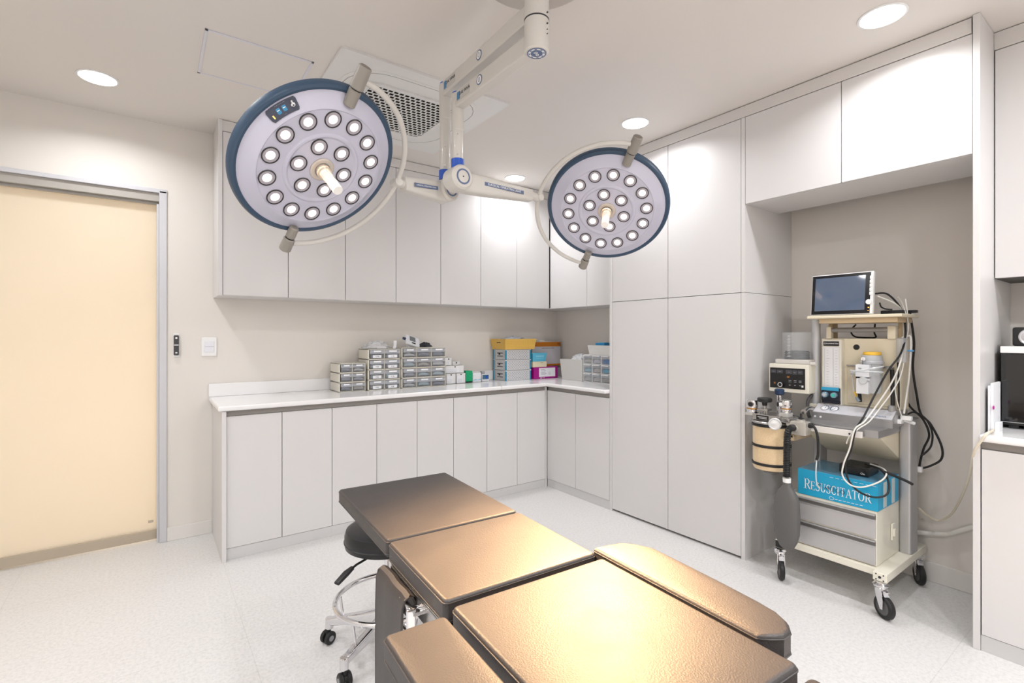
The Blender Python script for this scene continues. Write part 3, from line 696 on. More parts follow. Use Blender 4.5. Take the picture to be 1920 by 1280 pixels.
fl = obj('arm_strap', mb, leather); tag(fl, 'black leather strap flap hanging over the rail on the left side of the operating table', 'strap')

# ------------------------------------------------------------------ stool
st = thing('rolling_stool', (.80, 1.96, 0), 'round black stool on a chrome five spoke base with foot ring, behind the operating table', 'stool')
S = Vector((.79, 1.957, 0))
obj('seat', MB().lathe([(0, .425), (.155, .425), (.168, .432), (.170, .45), (.170, .475), (.164, .494), (.145, .502), (.08, .505), (0, .505)], S, n=56).lathe([(.170, .449), (.173, .451), (.170, .453)], S, n=56), mat('stool_vinyl', (34, 35, 38), .35, bump=.05, bscale=200, var=.05), st)
obj('gas_lift', MB().cyl(S+Vector((0, 0, .12)), S+Vector((0, 0, .27)), .025, n=20).cyl(S+Vector((0, 0, .26)), S+Vector((0, 0, .41)), .014, n=16), chrome, st)
obj('seat_plate', MB().box((S.x-.08, S.y-.06, .40), (S.x+.08, S.y+.06, .426), .004), black_pl, st)
la = math.radians(205); lv = Vector((math.cos(la), math.sin(la), 0))
mb = MB().tube([S+Vector((0, 0, .41))+lv*.03, S+lv*.17+Vector((0, 0, .405)), S+lv*.20+Vector((0, 0, .398))], .0045, 8)
pv = Vector((-lv.y, lv.x, 0)); mb.loft([(S+lv*.19+Vector((0, 0, .401)), pv*.009, Vector((0, 0, .006))), (S+lv*.22+Vector((0, 0, .393)), pv*.015, Vector((0, 0, .006))), (S+lv*.265+Vector((0, 0, .374)), pv*.013, Vector((0, 0, .005)))])
obj('height_lever', mb, black_pl, st)
mb = MB().tube([S+Vector((.205*math.cos(2*PI*k/48), .205*math.sin(2*PI*k/48), .205)) for k in range(48)], .0105, 12, closed=True)
A0 = [math.radians(138+72*k) for k in range(5)]
for a in A0:
    v = Vector((math.cos(a), math.sin(a), 0)); mb.tube([S+v*.205+Vector((0, 0, .2)), S+v*.19+Vector((0, 0, .10))], .006, 8)
obj('foot_ring', mb, chrome, st)
for a in A0:
    v = Vector((math.cos(a), math.sin(a), 0)); q = Vector((-v.y, v.x, 0)); U = Vector((0, 0, 1))
    mb = MB().loft([(S+v*.0+U*.135, q*.02, U*.026), (S+v*.10+U*.115, q*.018, U*.022), (S+v*.255+U*.088, q*.014, U*.015)], e=5)
    mb.cyl(S+v*.252+U*.058, S+v*.252+U*.104, .0165, n=18, bev=.003)
    leg = obj('spoke', mb, chrome, st)
for k, a in enumerate(A0):
    v = Vector((math.cos(a), math.sin(a), 0)); c = S+v*.252; t = Vector((math.cos(a+1.1), math.sin(a+1.1), 0)); s_ = Vector((-t.y, t.x, 0)); c = c+t*.006
    mb = MB()
    for sg in (1, -1):
        mb.cyl(c+s_*sg*.006+Vector((0, 0, .026)), c+s_*sg*.022+Vector((0, 0, .026)), .026, n=28, bev=.004)
    mb.cyl(c+Vector((0, 0, .04)), c+Vector((0, 0, .062)), .011, n=14)
    cs = obj('caster', mb, black_rb, st)
    mb = MB()
    for sg in (1, -1): mb.cyl(c+s_*sg*.0215+Vector((0, 0, .026)), c+s_*sg*.0235+Vector((0, 0, .026)), .011, n=20)
    obj('hub', mb, mat('hub_grey', (150, 152, 156), .4, metal=.3, var=.02), cs)

# ------------------------------------------------------------------ anaesthesia machine on its trolley
am = thing('anaesthesia_machine', (3.0, 1.06, 0), 'cream and silver anaesthesia machine on a wheeled trolley standing in the niche', 'medical machine')
mb = MB(); mb.box((2.70, .815, .155), (3.27, .872, .195), .004); mb.box((2.70, 1.262, .155), (3.27, 1.315, .195), .004); mb.box((2.74, .85, .160), (2.765, 1.30, .192), .003); mb.box((2.75, .87, .165), (3.15, 1.27, .195)); 
for y in (.829, .858):
    for z in (.163, .187): mb.cyl((2.698, y, z), (2.7005, y, z), .003, n=8, mi=1)
mb.cyl((2.698, .8435, .175), (2.7005, .8435, .175), .006, n=12, mi=1)
obj('trolley_frame', mb, [ivory, ink], am)
obj('end_cap', MB().box((2.697, 1.265, .158), (2.7005, 1.312, .192), .001), black_pl, am)
def caster(x, y, ang, big=.052):
    t = Vector((math.cos(ang), math.sin(ang), 0)); s_ = Vector((-t.y, t.x, 0)); top = Vector((x, y, .155)); c = Vector((x, y, big))+t*.022
    mb = MB().lathe([(0, .140), (.030, .140), (.032, .147), (.024, .155), (0, .155)], (x, y, 0), n=24)
    mb.lathe([(0, .128), (.026, .128), (.029, .134), (.026, .140), (0, .140)], (x, y, 0), n=24)
    for sg in (1, -1):
        P = [(-.016, .130), (.020, .130), (.032, .085), (.030, big-.008), (.016, big-.010), (-.006, .090)]
        Mx = frame(Vector((x, y, 0))+s_*sg*.0165, t, (0, 0, 1)); mb.prism([(a, b) for a, b in P], -.0015, .0015, M=Mx)
    mb.box((-.018, -.012, -.0175), (.022, .0, .0175), .002, M=frame(Vector((x, y, .136)), t, (0, 0, 1)))
    mb.box((.018, -.034, -.012), (.040, -.010, .012), .003, M=frame(Vector((x, y, .136)), t, (0, 0, 1)))
    mb.cyl(c-s_*.019, c+s_*.019, .006, n=12)
    o = obj('caster', mb, chrome, am)
    mb = MB(); ax = s_
    mb.lathe([(big-.018, -.012), (big-.004, -.012), (big, -.006), (big, .006), (big-.004, .012), (big-.018, .012)], c, ax, 40)
    mb.lathe([(0, -.009), (big-.016, -.011)], c, ax, 32, 1); mb.lathe([(0, .009), (big-.016, .011)], c, ax, 32, 1)
    obj('wheel', mb, [black_rb, grey_rb], o)
caster(2.70, .840, math.radians(238)); caster(2.70, 1.288, math.radians(215)); caster(3.225, .842, math.radians(215)); caster(3.225, 1.288, math.radians(180))
# drawer unit
obj('drawer_cabinet', MB().box((2.756, .872, .196), (3.10, 1.262, .455), .003), ivory, am)
for z0, z1 in ((.203, .318), (.326, .441)):
    dr = obj('drawer', MB().box((2.748, .876, z0), (2.7555, 1.258, z1-.028), .002), mat('drawer_grey', (186, 185, 186), .35, metal=.2, var=.02), am)
    mb = MB().box((2.7535, .876, z1-.026), (2.7556, 1.258, z1)); mb.box((2.742, .876, z1-.006), (2.7555, 1.258, z1), .001, 1); mb.box((2.744, .876, z1-.030), (2.7555, 1.258, z1-.024), .001, 1)
    obj('handle_channel', mb, [mat('channel_shade', (120, 118, 116), .5, metal=.4, var=.02), alu_soft], dr)
mb = MB(); mb.box((2.93, .862, .28), (2.965, .871, .36), .003); mb.box((2.937, .855, .30), (2.958, .864, .335), .003); obj('side_bracket', mb, ivory, am)
# columns
mb = MB().loft([((3.095, .845, .196), (.052, 0, 0), (0, .028, 0)), ((3.095, .845, .862), (.052, 0, 0), (0, .028, 0))], e=5, n=40); obj('column', mb, alu_soft, am)
obj('column_cap', MB().box((3.043, .817, .862), (3.147, .873, .868), .002), mat('cap_grey', (120, 120, 122), .5, var=.02), am)
mb = MB().loft([((3.075, 1.245, .196), (.045, 0, 0), (0, .022, 0)), ((3.075, 1.245, .80), (.045, 0, 0), (0, .022, 0))], e=5, n=40); obj('column', mb, alu_soft, am)
mb = MB().cyl((3.0, 1.236, .80), (3.0, 1.236, 1.372), .0215, n=32); obj('pole', mb, mat('pole_grey', (196, 197, 200), .35, metal=.3, var=.01), am)
mb = MB().box((2.975, 1.215, .885), (3.02, 1.262, .905), .003); obj('pole_clamp', mb, ivory, am)
# worktop slab and lower body
mb = MB().box((2.755, .866, .798), (3.14, 1.235, .834), .003); obj('work_shelf', mb, alu, am)
mb = MB().box((2.728, .924, .794), (2.742, 1.15, .824), .002); mb.box((2.742, .94, .80), (2.756, .965, .815)); mb.box((2.742, 1.11, .80), (2.756, 1.135, .815))
mb.cyl((2.7275, .975, .808), (2.7285, .975, .808), .005, n=12, mi=1)
obj('front_rail', mb, [mat('rail_white', (222, 218, 214), .35, var=.01), ink], am)
Ml = Matrix(((1, 0, 0, 0), (0, 0, 1, .872), (0, 1, 0, 0), (0, 0, 0, 1)))
lb_m = MB().prism([(2.79, .798), (3.10, .798), (3.10, .640)], 0, .014, M=Ml).prism([(2.79, .798), (3.10, .798), (3.10, .640)], .345, .358, M=Ml).prism([(2.80, .797), (2.815, .797), (3.10, .655), (3.10, .640)], .014, .345, M=Ml)
obj('lower_housing', lb_m, cream, am, sharp=15)
# console strip with gauges
Mc = Matrix(((1, 0, 0, 0), (0, 0, 1, .872), (0, 1, 0, 0), (0, 0, 0, 1)))
mb = MB().prism([(2.888, .834), (3.10, .834), (3.10, .914), (2.952, .914), (2.888, .872)], -.022, .336, M=Mc); cns = obj('gauge_console', mb, [alu], am)
sd = Vector((.064, 0, .042)).normalized(); nrm = Vector((-sd.z, 0, sd.x))
mb = MB().box((-.176, -.035, 0), (.176, .035, .0012), M=frame(Vector((2.920, 1.029, .893)), (0, -1, 0), sd)); obj('console_face', mb, mat('console_silver', (212, 212, 218), .35, metal=.25, var=.01), cns)
for y, a in ((1.158, -.2), (1.112, 2.2)):
    Q = frame(Vector((2.920, y, .893))+nrm*.0014, (0, -1, 0), sd)
    mb = MB().lathe([(.017, 0), (.0205, 0), (.0205, .005), (.017, .005), (.017, 0)], M=Q, n=32, mi=1); mb.lathe([(0, .001), (.018, .001)], M=Q, n=28, mi=0)
    for k in range(9):
        t = math.radians(-120+30*k)+PI/2; mb.box((-.0004, .012, .0012), (.0004, .0155, .0018), mi=2, M=Q @ Matrix.Rotation(t-PI/2, 4, 'Z'))
    mb.box((-.0009, -.004, .0018), (.0009, .013, .0026), mi=2, M=Q @ Matrix.Rotation(a, 4, 'Z'))
    obj('gauge', mb, [paper, chrome, ink], cns)
mb = MB().text('Multiplus', .017, frame(Vector((2.920, .912, .893))+nrm*.0013-sd*.016, (0, -1, 0), sd), 0); obj('lettering', mb, ink_blue, cns)
mb = MB(); mb.cyl((2.889, 1.195, .850), (2.886, 1.195, .850), .005, n=14); mb.cyl((2.889, 1.168, .850), (2.886, 1.168, .850), .005, n=14); obj('stud', mb, white_pl, cns)
# back panel
bp_ = obj('back_panel', MB().box((3.0, .850, .905), (3.12, 1.208, 1.268), .004), cream, am)
obj('flow_box', MB().box((2.962, 1.096, .905), (3.0, 1.190, 1.262), .003), ivory, am)
fm = obj('flow_meter', MB().box((2.9585, 1.106, 1.005), (2.963, 1.182, 1.222)), mat('flow_meter_panel', (226, 226, 228), .12, var=.01, coat=.5), am)
mb = MB(); mb.box((2.956, 1.107, 1.228), (2.9625, 1.182, 1.252), .001); mb.text('FLOWMETERS', .0095, frame(Vector((2.9556, 1.138, 1.240)), (0, -1, 0), (0, 0, 1)), 1); mb.tube([(2.9556, 1.174+.004*math.cos(t), 1.240+.004*math.sin(t)) for t in [k*PI/4 for k in range(8)]], .0008, 5, 1, closed=True)
obj('name_plate', mb, [black_pl, white_pl], am)
mb = MB()
for yy in (1.164, 1.122):
    for k in range(14): mb.box((2.9575, yy-.007*(1+(k % 5 == 0)*.5), 1.015+k*.0145), (2.9585, yy+.003, 1.0158+k*.0145))
    mb.box((2.957, yy+.010, 1.01), (2.9585, yy+.014, 1.215), mi=1)
obj('scale_marks', mb, [mat('scale_grey', (128, 130, 134), .5, var=.01), mat('tube_pale', (205, 208, 212), .2, var=.01)], fm)
obj('control_block', MB().box((2.945, 1.100, .935), (2.9625, 1.188, 1.002), .002).box((2.955, 1.100, .918), (2.9625, 1.188, .935)), mat('navy_block', (30, 36, 50), .4, var=.05), am)
obj('blue_strip', MB().box((2.942, 1.102, .988), (2.9465, 1.186, 1.006), .001), mat('cyan_label', (56, 160, 200), .4, var=.05), am)
for y, c_ in ((1.164, (190, 192, 196)), (1.121, (60, 190, 170))):
    mb = MB().cyl((2.945, y, .966), (2.922, y, .966), .0145, n=28, bev=.002); mb.cyl((2.922, y, .966), (2.9205, y, .966), .009, n=20, mi=1)
    obj('flow_knob', mb, [mat('knob_blue_grey', (130, 160, 180), .3, metal=.3, var=.02), mat('knob_centre_%d' % c_[0], c_, .4, var=.02)], am)
mb = MB().cyl((3.0, 1.04, 1.222), (2.9985, 1.04, 1.222), .0145, n=24); obj('socket', mb, black_pl, am)
mb = MB().box((2.995, .872, .925), (3.0, 1.082, 1.12), .003); obj('inset_door', mb, mat('cream_dull', (214, 204, 182), .45, var=.03, vscale=14), am)
mb = MB().tube([(2.985, 1.08, 1.125), (2.985, .872, 1.122)], .004, 8); mb.box((2.975, 1.02, 1.118), (3.0, 1.035, 1.132)); mb.box((2.975, .89, 1.115), (3.0, .905, 1.13)); obj('accessory_rail', mb, steel, am)
# handle
obj('handle_post', MB().box((2.985, 1.155, 1.265), (3.02, 1.180, 1.332), .005), cream, am); obj('handle_post', MB().box((2.985, .866, 1.265), (3.02, .902, 1.332), .005), cream, am)
obj('grip', MB().cyl((2.997, 1.156, 1.313), (2.997, .900, 1.313), .0125, n=24), mat('grip_grey', (150, 148, 146), .35, metal=.3, var=.02), am)
# shelf
mb = MB().box((2.862, .805, 1.372), (3.11, 1.226, 1.388), .005); sh = obj('top_shelf', mb, cream, am)
mb = MB().box((2.885, .83, 1.347), (3.10, 1.175, 1.3725), .003); mb.box((3.03, 1.165, 1.265), (3.10, 1.185, 1.348), .002); mb.box((3.03, .852, 1.265), (3.10, .87, 1.348), .002); obj('shelf_support', mb, mat('tan_enamel', (198, 176, 142), .5, var=.05, vscale=16), am)
# ventilator
vt = obj('ventilator', MB().box((2.90, 1.232, .962), (3.0, 1.448, 1.124), .006), ivory, am)
obj('display_panel', MB().box((2.898, 1.250, .985), (2.9005, 1.440, 1.100), .001), black_pl, vt)
mb = MB(); rnd = random.Random(3)
for k, (y0, y1, z0, z1) in enumerate(((1.405, 1.434, 1.07, 1.088), (1.368, 1.40, 1.07, 1.088), (1.318, 1.352, 1.068, 1.09), (1.292, 1.315, 1.066, 1.09), (1.262, 1.288, 1.068, 1.09))):
    mb.box((2.8968, y0, z0), (2.898, y1, z1), .0005, 0); mb.text('---', .012, frame(Vector((2.8965, (y0+y1)/2, (z0+z1)/2)), (0, -1, 0), (0, 0, 1)), 1)
for y in (1.330, 1.302, 1.276):
    for z in (1.032, 1.024): mb.box((2.897, y-.008, z-.001), (2.898, y+.006, z+.001), mi=1)
    mb.box((2.897, y-.004, 1.004), (2.898, y+.004, 1.007), mi=1)
mb.box((2.897, 1.258, .997), (2.898, 1.268, 1.008), mi=2); mb.box((2.897, 1.332, 1.046), (2.898, 1.345, 1.056), mi=3); mb.box((2.897, 1.408, 1.008), (2.898, 1.418, 1.018), mi=3)
obj('key', mb, [mat('key_grey', (70, 70, 76), .4, var=.02), mat('key_label', (180, 184, 192), .5, var=.01), white_pl, mat('key_amber', (150, 96, 40), .4, var=.02)], vt)
mb = MB().cyl((2.898, 1.375, 1.006), (2.880, 1.375, 1.006), .0125, n=24, bev=.002); mb.lathe([(.010, 0), (.013, 0), (.013, .001), (.010, .001)], (2.880, 1.375, 1.006), (-1, 0, 0), 24, 1); obj('dial', mb, [black_pl, white_pl], vt)
obj('bellows_base', MB().box((2.905, 1.234, 1.124), (3.05, 1.415, 1.150), .006).cyl((2.93, 1.236, 1.128), (2.93, 1.208, 1.128), .01, n=16), mat('bellows_base_grey', (208, 205, 200), .35, var=.01), vt)
bc = Vector((2.975, 1.325, 1.150))
obj('bellows', MB().lathe([(.0, .002), (.066, .002)]+[(.066 if k % 2 else .058, .006+k*.006) for k in range(7)]+[(.060, .046), (0, .050)], bc, n=40), mat('bellows_dark', (60, 60, 60), .5, var=.05), vt)
obj('bellows_canister', MB().lathe([(.074, 0), (.076, .002), (.076, .150), (.074, .152), (0, .152)], bc, n=48), acr, vt)
mb = MB()
for k in range(16):
    wdt = .011 if k % 2 else .014; mb.box((2.8975, 1.330-wdt*.2, 1.165+k*.0078), (2.8985, 1.330+wdt, 1.1665+k*.0078))
obj('scale_marks', mb, white_pl, vt)
mb = MB().box((2.99, 1.225, 1.03), (3.02, 1.24, 1.06)); obj('mounting_bracket', mb, steel, am)
# absorber assembly
AC_ = Vector((2.735, 1.352, 0)); ab = obj('absorber_canister', MB().lathe([(0, .560), (.086, .562), (.092, .575), (.092, .590)], AC_, n=48).lathe([(.0915, .590), (.0915, .795), (0, .795)], AC_, n=48), [mat('lime_granules', (226, 200, 160), .35, bump=.5, bscale=160, var=.16, vscale=170, coat=.5)], am)
mb = MB()
for z in (.592, .690, .800): mb.lathe([(.090, -.008), (.0965, -.006), (.0965, .006), (.090, .008)], AC_+Vector((0, 0, z)), n=48)
obj('seal_ring', mb, black_rb, ab)
mb = MB().lathe([(0, .808), (.095, .808), (.098, .812), (.098, .818), (.094, .822), (0, .822)], AC_, n=48); mb.lathe([(0, .536), (.035, .536), (.05, .553), (.088, .5695), (0, .5695)], AC_, n=32)
obj('canister_plate', mb, steel, ab)
mb = MB().box((2.67, 1.275, .822), (2.80, 1.425, .858), .006); mb.box((2.68, 1.23, .826), (2.78, 1.28, .852), .005); obj('absorber_head', mb, steel, am)
mb = MB().box((2.668, 1.335, .828), (2.6705, 1.400, .852)); mb.box((2.6670, 1.342, .842), (2.668, 1.393, .844), mi=1); mb.box((2.6670, 1.342, .835), (2.668, 1.385, .837), mi=1); obj('head_label', mb, [black_pl, white_pl], am)
mb = MB(); mb.box((2.69, 1.35, .872), (2.74, 1.41, .884), .003); mb.cyl((2.70, 1.36, .858), (2.70, 1.36, .886), .004, n=10); mb.cyl((2.70, 1.40, .858), (2.70, 1.40, .886), .004, n=10); mb.cyl((2.715, 1.378, .858), (2.715, 1.378, .905), .009, n=16)
obj('clamp', mb, steel, am)
obj('clamp_knob', MB().lathe([(0, .90), (.012, .90), (.014, .918), (.034, .921), (.037, .926), (.037, .938), (.033, .943), (0, .944)], (2.715, 1.378, 0), n=16), black_rb, am)
mb = MB().lathe([(0, .955), (.014, .955), (.024, .962), (.025, .985), (.018, .99), (0, .99)], (2.80, 1.34, 0), n=14); mb.cyl((2.80, 1.34, .86), (2.80, 1.34, .957), .013, n=16, mi=1); obj('pressure_knob', mb, [mat('knob_navy', (36, 56, 88), .4, var=.03), chrome], am)
def valve(x, y, z, dirv, s=1.0):
    c = Vector((x, y, z)); mb = MB().lathe([(0, 0), (.020*s, 0), (.022*s, .006), (.022*s, .018), (.020*s, .022), (.024*s, .026), (.025*s, .032), (.025*s, .060), (.022*s, .068), (0, .070)], c, n=28)
    dv = Vector(dirv).normalized(); e = c+Vector((0, 0, .040*s)); mb.cyl(e, e+dv*.042, .0125*s, n=20)
    o = obj('one_way_valve', mb, chrome, am); obj('port', MB().cyl(e+dv*.040, e+dv*.0425, .0095*s, n=18), black_rb, o); obj('ring', MB().lathe([(.0205*s, .020), (.0245*s, .021), (.0245*s, .027), (.0205*s, .028)], c, n=28), mat('brass', (196, 148, 88), .35, metal=.8, var=.03), o)
valve(2.70, 1.440, .858, (-1, -.3, 0), 1.2); valve(2.73, 1.272, .872, (-.9, .75, 0), 1.1)
obj('valve_bracket', MB().box((2.68, 1.405, .842), (2.74, 1.470, .858), .003).box((2.70, 1.25, .852), (2.76, 1.295, .873), .003), mat('bracket_grey', (196, 194, 190), .4, metal=.3, var=.02), am)
mb = MB(); gc = Vector((2.635, 1.285, .822)); ga = Vector((-1, -.55, .1)).normalized()
mb.lathe([(0, 0), (.008, 0), (.010, .006), (.024, .006), (.030, .010), (.031, .018), (.027, .021), (.022, .016), (.008, .018), (0, .022)], gc, ga, 32); mb.cyl(gc, gc-ga*.035, .008, n=14)
obj('relief_valve_wheel', mb, mat('valve_white', (214, 214, 214), .3, metal=.3, var=.02), am)
mb = MB().cyl((2.70, 1.25, .825), (2.70, 1.215, .822), .016, n=20); mb.box((2.662, 1.145, .775), (2.72, 1.218, .845), .006); mb.cyl((2.69, 1.18, .845), (2.69, 1.18, .852), .020, n=20); mb.cyl((2.664, 1.2, .81), (2.65, 1.2, .81), .017, n=20)
obj('bag_mount_block', mb, mat('block_aluminium', (200, 196, 188), .35, metal=.5, var=.02), am)
mb = MB().tube([(2.70, 1.185, .850), (2.705, 1.185, .882)], .006, 10); obj('spigot', mb, black_rb, am)
mb = MB().tube([(2.72, 1.18, .89), (2.78, 1.19, .90), (2.87, 1.205, .892)], .013, 14, rads=lambda t: .0125+.0015*math.sin(t*60)); obj('metal_coupling', mb, steel, am)
mb = MB().box((2.70, 1.218, .735), (2.95, 1.236, .765), .002); mb.box((2.70, 1.225, .752), (2.72, 1.265, .765)); obj('support_arm', mb, mat('arm_tan', (206, 186, 156), .45, metal=.2, var=.02), am)
mb = MB().tube([(2.815, 1.275, .845), (2.87, 1.262, .83), (2.95, 1.25, .80)], .009, 10, smooth=4); obj('link_hose', mb, grey_rb, am)
def gh(P, r, name, m, freq=.008, amp=.12, n=14):
    tot = [Vector(p) for p in P]; L = sum((b-a).length for a, b in zip(tot, tot[1:])); K = int(L/freq)*4
    # resample smooth
    t_ = MB(); Q = []
    N_ = len(tot)
    for i in range(N_-1):
        a, b, c, d = tot[max(0, i-1)], tot[i], tot[i+1], tot[min(N_-1, i+2)]
        m_ = max(4, int(K*(c-b).length/L))
        for k in range(m_):
            t = k/m_; Q.append(.5*((2*b)+(c-a)*t+(2*a-5*b+4*c-d)*t*t+(3*b-a-3*c+d)*t**3))
    Q.append(tot[-1]); n2 = len(Q)
    return obj(name, MB().tube(Q, r, n, rads=lambda t: r*(1+amp*math.cos(t*(n2-1)/4*2*PI))), m, am)
gh([(2.652, 1.20, .812), (2.628, 1.203, .812), (2.615, 1.21, .79), (2.618, 1.215, .74), (2.63, 1.222, .65), (2.635, 1.226, .56)], .0155, 'corrugated_hose', black_rb)
mb = MB(); secs = []
for z, hw, th in ((.535, .016, .016), (.512, .020, .017), (.495, .034, .020), (.47, .050, .026), (.44, .059, .031), (.38, .062, .034), (.32, .062, .034), (.27, .060, .032), (.235, .052, .027), (.20, .034, .018), (.185, .014, .010)):
    secs.append(((2.64, 1.226, z), (.0, -hw, 0), (-th, 0, 0)))
mb.loft(secs, n=40, e=2.6); obj('breathing_bag', mb, bag_m, am)
obj('bag_collar', MB().lathe([(0, 0), (.019, 0), (.0195, .022), (0, .022)], (2.64, 1.226, .530), n=28), white_pl, am)
mb = MB().tube([(2.700, 1.145, .826), (2.68, 1.112, .825), (2.68, 1.097, .776), (2.69, 1.099, .695), (2.69, 1.106, .661)], .006, 10, smooth=6); mb.tube([(2.69, 1.106, .661), (2.69, 1.109, .599), (2.71, 1.114, .541), (2.735, 1.110, .512)], .003, 8, 1, smooth=6); mb.cyl((2.700, 1.150, .826), (2.700, 1.128, .828), .013, n=16)
obj('sensor_hose', mb, [black_rb, mat('clear_tube_white', (216, 222, 224), .25, var=.01)], am)
mb = MB().tube([(2.99, 1.245, .96), (2.965, 1.262, .92), (2.96, 1.262, .86), (2.975, 1.25, .80)], .009, 10, smooth=6); obj('grey_drain_hose', mb, grey_rb, am)
# black hoses hanging on the panel
obj('hanging_hose', MB().tube([(2.975, 1.027, 1.112), (2.97, 1.024, 1.05), (2.965, 1.014, .98), (2.962, 1.010, .94)], .008, 10, smooth=4), black_rb, am)
obj('hanging_hose', MB().tube([(2.975, .878, 1.115), (2.97, .874, 1.03), (2.965, .872, .935)], .009, 10, smooth=4), black_rb, am)
mb = MB().tube([(2.985, .858, 1.17), (2.98, .852, 1.03), (2.98, .852, .92)], .0045, 8, smooth=4)
obj('hanging_hose', mb, black_rb, am)
mb = MB().lathe([(0, 0), (.016, 0), (.016, .028), (.012, .032), (0, .032)], (2.955, .873, .906), n=20); obj('filter_pot', mb, mat('pot_grey', (160, 160, 160), .3, metal=.3, var=.02), am)

# things hung on or standing on the machine
t = thing('suction_jar', (2.955, .96, .99), 'clear grey suction jar with yellow lid hanging on the machine panel', 'suction jar')
jar = obj('jar', MB().lathe([(0, .992), (.036, .992), (.040, 1.0), (.045, 1.14)], (2.952, .955, 0), n=36), mat('jar_frosted', (205, 208, 210), .15, alpha=.72, var=.01), t)
obj('lid', MB().lathe([(.046, 1.138), (.050, 1.140), (.051, 1.150), (.046, 1.156), (.043, 1.180), (.040, 1.184), (0, 1.184)], (2.952, .955, 0), n=36), mat('lid_grey', (176, 178, 182), .3, var=.02), t)
obj('yellow_cap', MB().lathe([(0, 1.184), (.036, 1.184), (.038, 1.188), (.037, 1.200), (0, 1.202)], (2.952, .955, 0), n=32), mat('yellow_plastic', (238, 190, 66), .4, var=.03), t)
mb = MB().box((2.885, .945, 1.075), (2.918, 1.006, 1.138), .003); mb.box((2.888, .950, .990), (2.915, 1.004, 1.068), .003); obj('regulator', mb, mat('regulator_white', (226, 228, 232), .3, var=.01), t)
mb = MB().cyl((2.905, .970, 1.058), (2.872, .970, 1.058), .018, n=24, bev=.003); mb.box((2.878, .940, 1.058), (2.888, .985, 1.068), .002); obj('dial', mb, mat('dial_grey', (200, 203, 206), .3, var=.01), t)
mb = MB().cyl((2.905, .975, 1.165), (2.893, .975, 1.165), .0085, n=20); mb.cyl((2.8935, .975, 1.165), (2.8925, .975, 1.165), .002, n=8, mi=1); mb.text('Vac', .010, frame(Vector((2.8845, .985, 1.118)), (0, -1, 0), (0, 0, 1)), 1); mb.tube([(2.8915, .975, 1.16), (2.8915, .975, 1.13)], .0014, 6, 1)
obj('vacuum_gauge', mb, [white_pl, ink], t)
mb = MB(); cl = []
for k in range(44):
    a = k/44*2*PI*2; cl.append((2.905+.046*math.sin(a)*1.0, .962+.068*math.cos(a), 1.105+.016*math.sin(a*.5+k*.02)-.010*math.cos(a)))
mb.tube(cl, .0038, 8, smooth=2); mb.tube([(2.905, 1.03, 1.10), (2.93, 1.032, 1.04), (2.935, 1.028, .99), (2.94, 1.020, .965)], .0026, 8, smooth=5); obj('clear_tubing', mb, mat('clear_tubing', (222, 226, 230), .1, alpha=.75, var=.01), t)
mb = MB().cyl((2.94, 1.020, .968), (2.945, 1.010, .945), .006, .008, n=12); obj('tip', mb, mat('tip_blue_grey', (150, 164, 178), .4, var=.02), t)
mb = MB().tube([(2.935, 1.0255, .995), (2.94, 1.020, .968)], .0052, 8); obj('yellow_sleeve', mb, MATS['yellow_plastic'], t)
t = thing('water_trap', (2.98, .825, 1.17), 'small clear cylinder with a blue clip at the right edge of the machine panel', 'filter')
obj('cylinder', MB().cyl((2.985, .842, 1.15), (2.985, .842, 1.272), .022, n=28, bev=.004), mat('trap_clear', (214, 216, 220), .1, alpha=.4, var=.01), t)
obj('tube', MB().tube([(2.985, .842, 1.272), (3.0, .826, 1.28), (3.0, .809, 1.264), (3.0, .815, 1.097), (3.0, .826, .992), (2.98, .831, .901)], .0042, 8, smooth=6), white_cable, t)
obj('blue_clip', MB().box((2.99, .798, 1.205), (3.01, .822, 1.212), .002), mat('clip_blue', (70, 150, 210), .4, var=.02), t)
obj('connector', MB().box((2.955, .835, .850), (3.0, .885, .872), .004, M=None).box((2.975, .80, .868), (3.0, .845, .89), .004).cyl((2.99, .835, .868), (3.02, .80, .852), .008, n=12), white_pl, t)
# monitor
mt = thing('patient_monitor', (2.87, 1.06, 1.388), 'flat patient monitor with dark blank screen on the top shelf of the machine', 'monitor')
Mm = Matrix.Translation((2.885, 1.062, 1.389)) @ Matrix.Rotation(math.radians(6), 4, 'Y') @ Matrix.Rotation(0, 4, 'Z')
obj('housing', MB().box((-.012, -.134, .0), (.012, .150, .216), .005, M=Mm).box((.012, -.10, .02), (.06, .10, .17), .01, M=Mm), white_pl, mt)
obj('bezel', MB().box((-.0135, -.122, .004), (-.0115, .146, .211), .001, M=Mm), mat('bezel_black', (24, 24, 27), .15, var=.02), mt)
obj('screen', MB().box((-.0142, -.100, .022), (-.013, .130, .197), M=Mm), mat('screen_glass', (84, 98, 120), .06, var=.05, vscale=4, coat=1), mt)
mb = MB().cyl((-.012, -.118, .060), (-.020, -.118, .060), .0125, n=24, M=Mm); obj('dial', mb, white_pl, mt)
mb = MB()
for k in range(5): mb.box((-.0148, -.132, .095+k*.020), (-.012, -.118, .112+k*.020), .001, M=Mm)
obj('button', mb, white_pl, mt)
mb = MB(); mb.box((-.0142, -.119, .030), (-.013, -.114, .035), M=Mm); mb.box((-.0142, -.118, .015), (-.013, -.114, .018), M=Mm); obj('indicator', mb, mat('amber_led', (255, 176, 70), .4, emis=1.5, var=.01), mt)
t = tag(obj('black_adapter', MB().box((3.00, .835, 1.389), (3.09, .935, 1.410), .005).box((3.05, .80, 1.395), (3.08, .835, 1.41), .003), black_pl), 'flat black adapter lying behind the monitor on the top shelf', 'adapter')

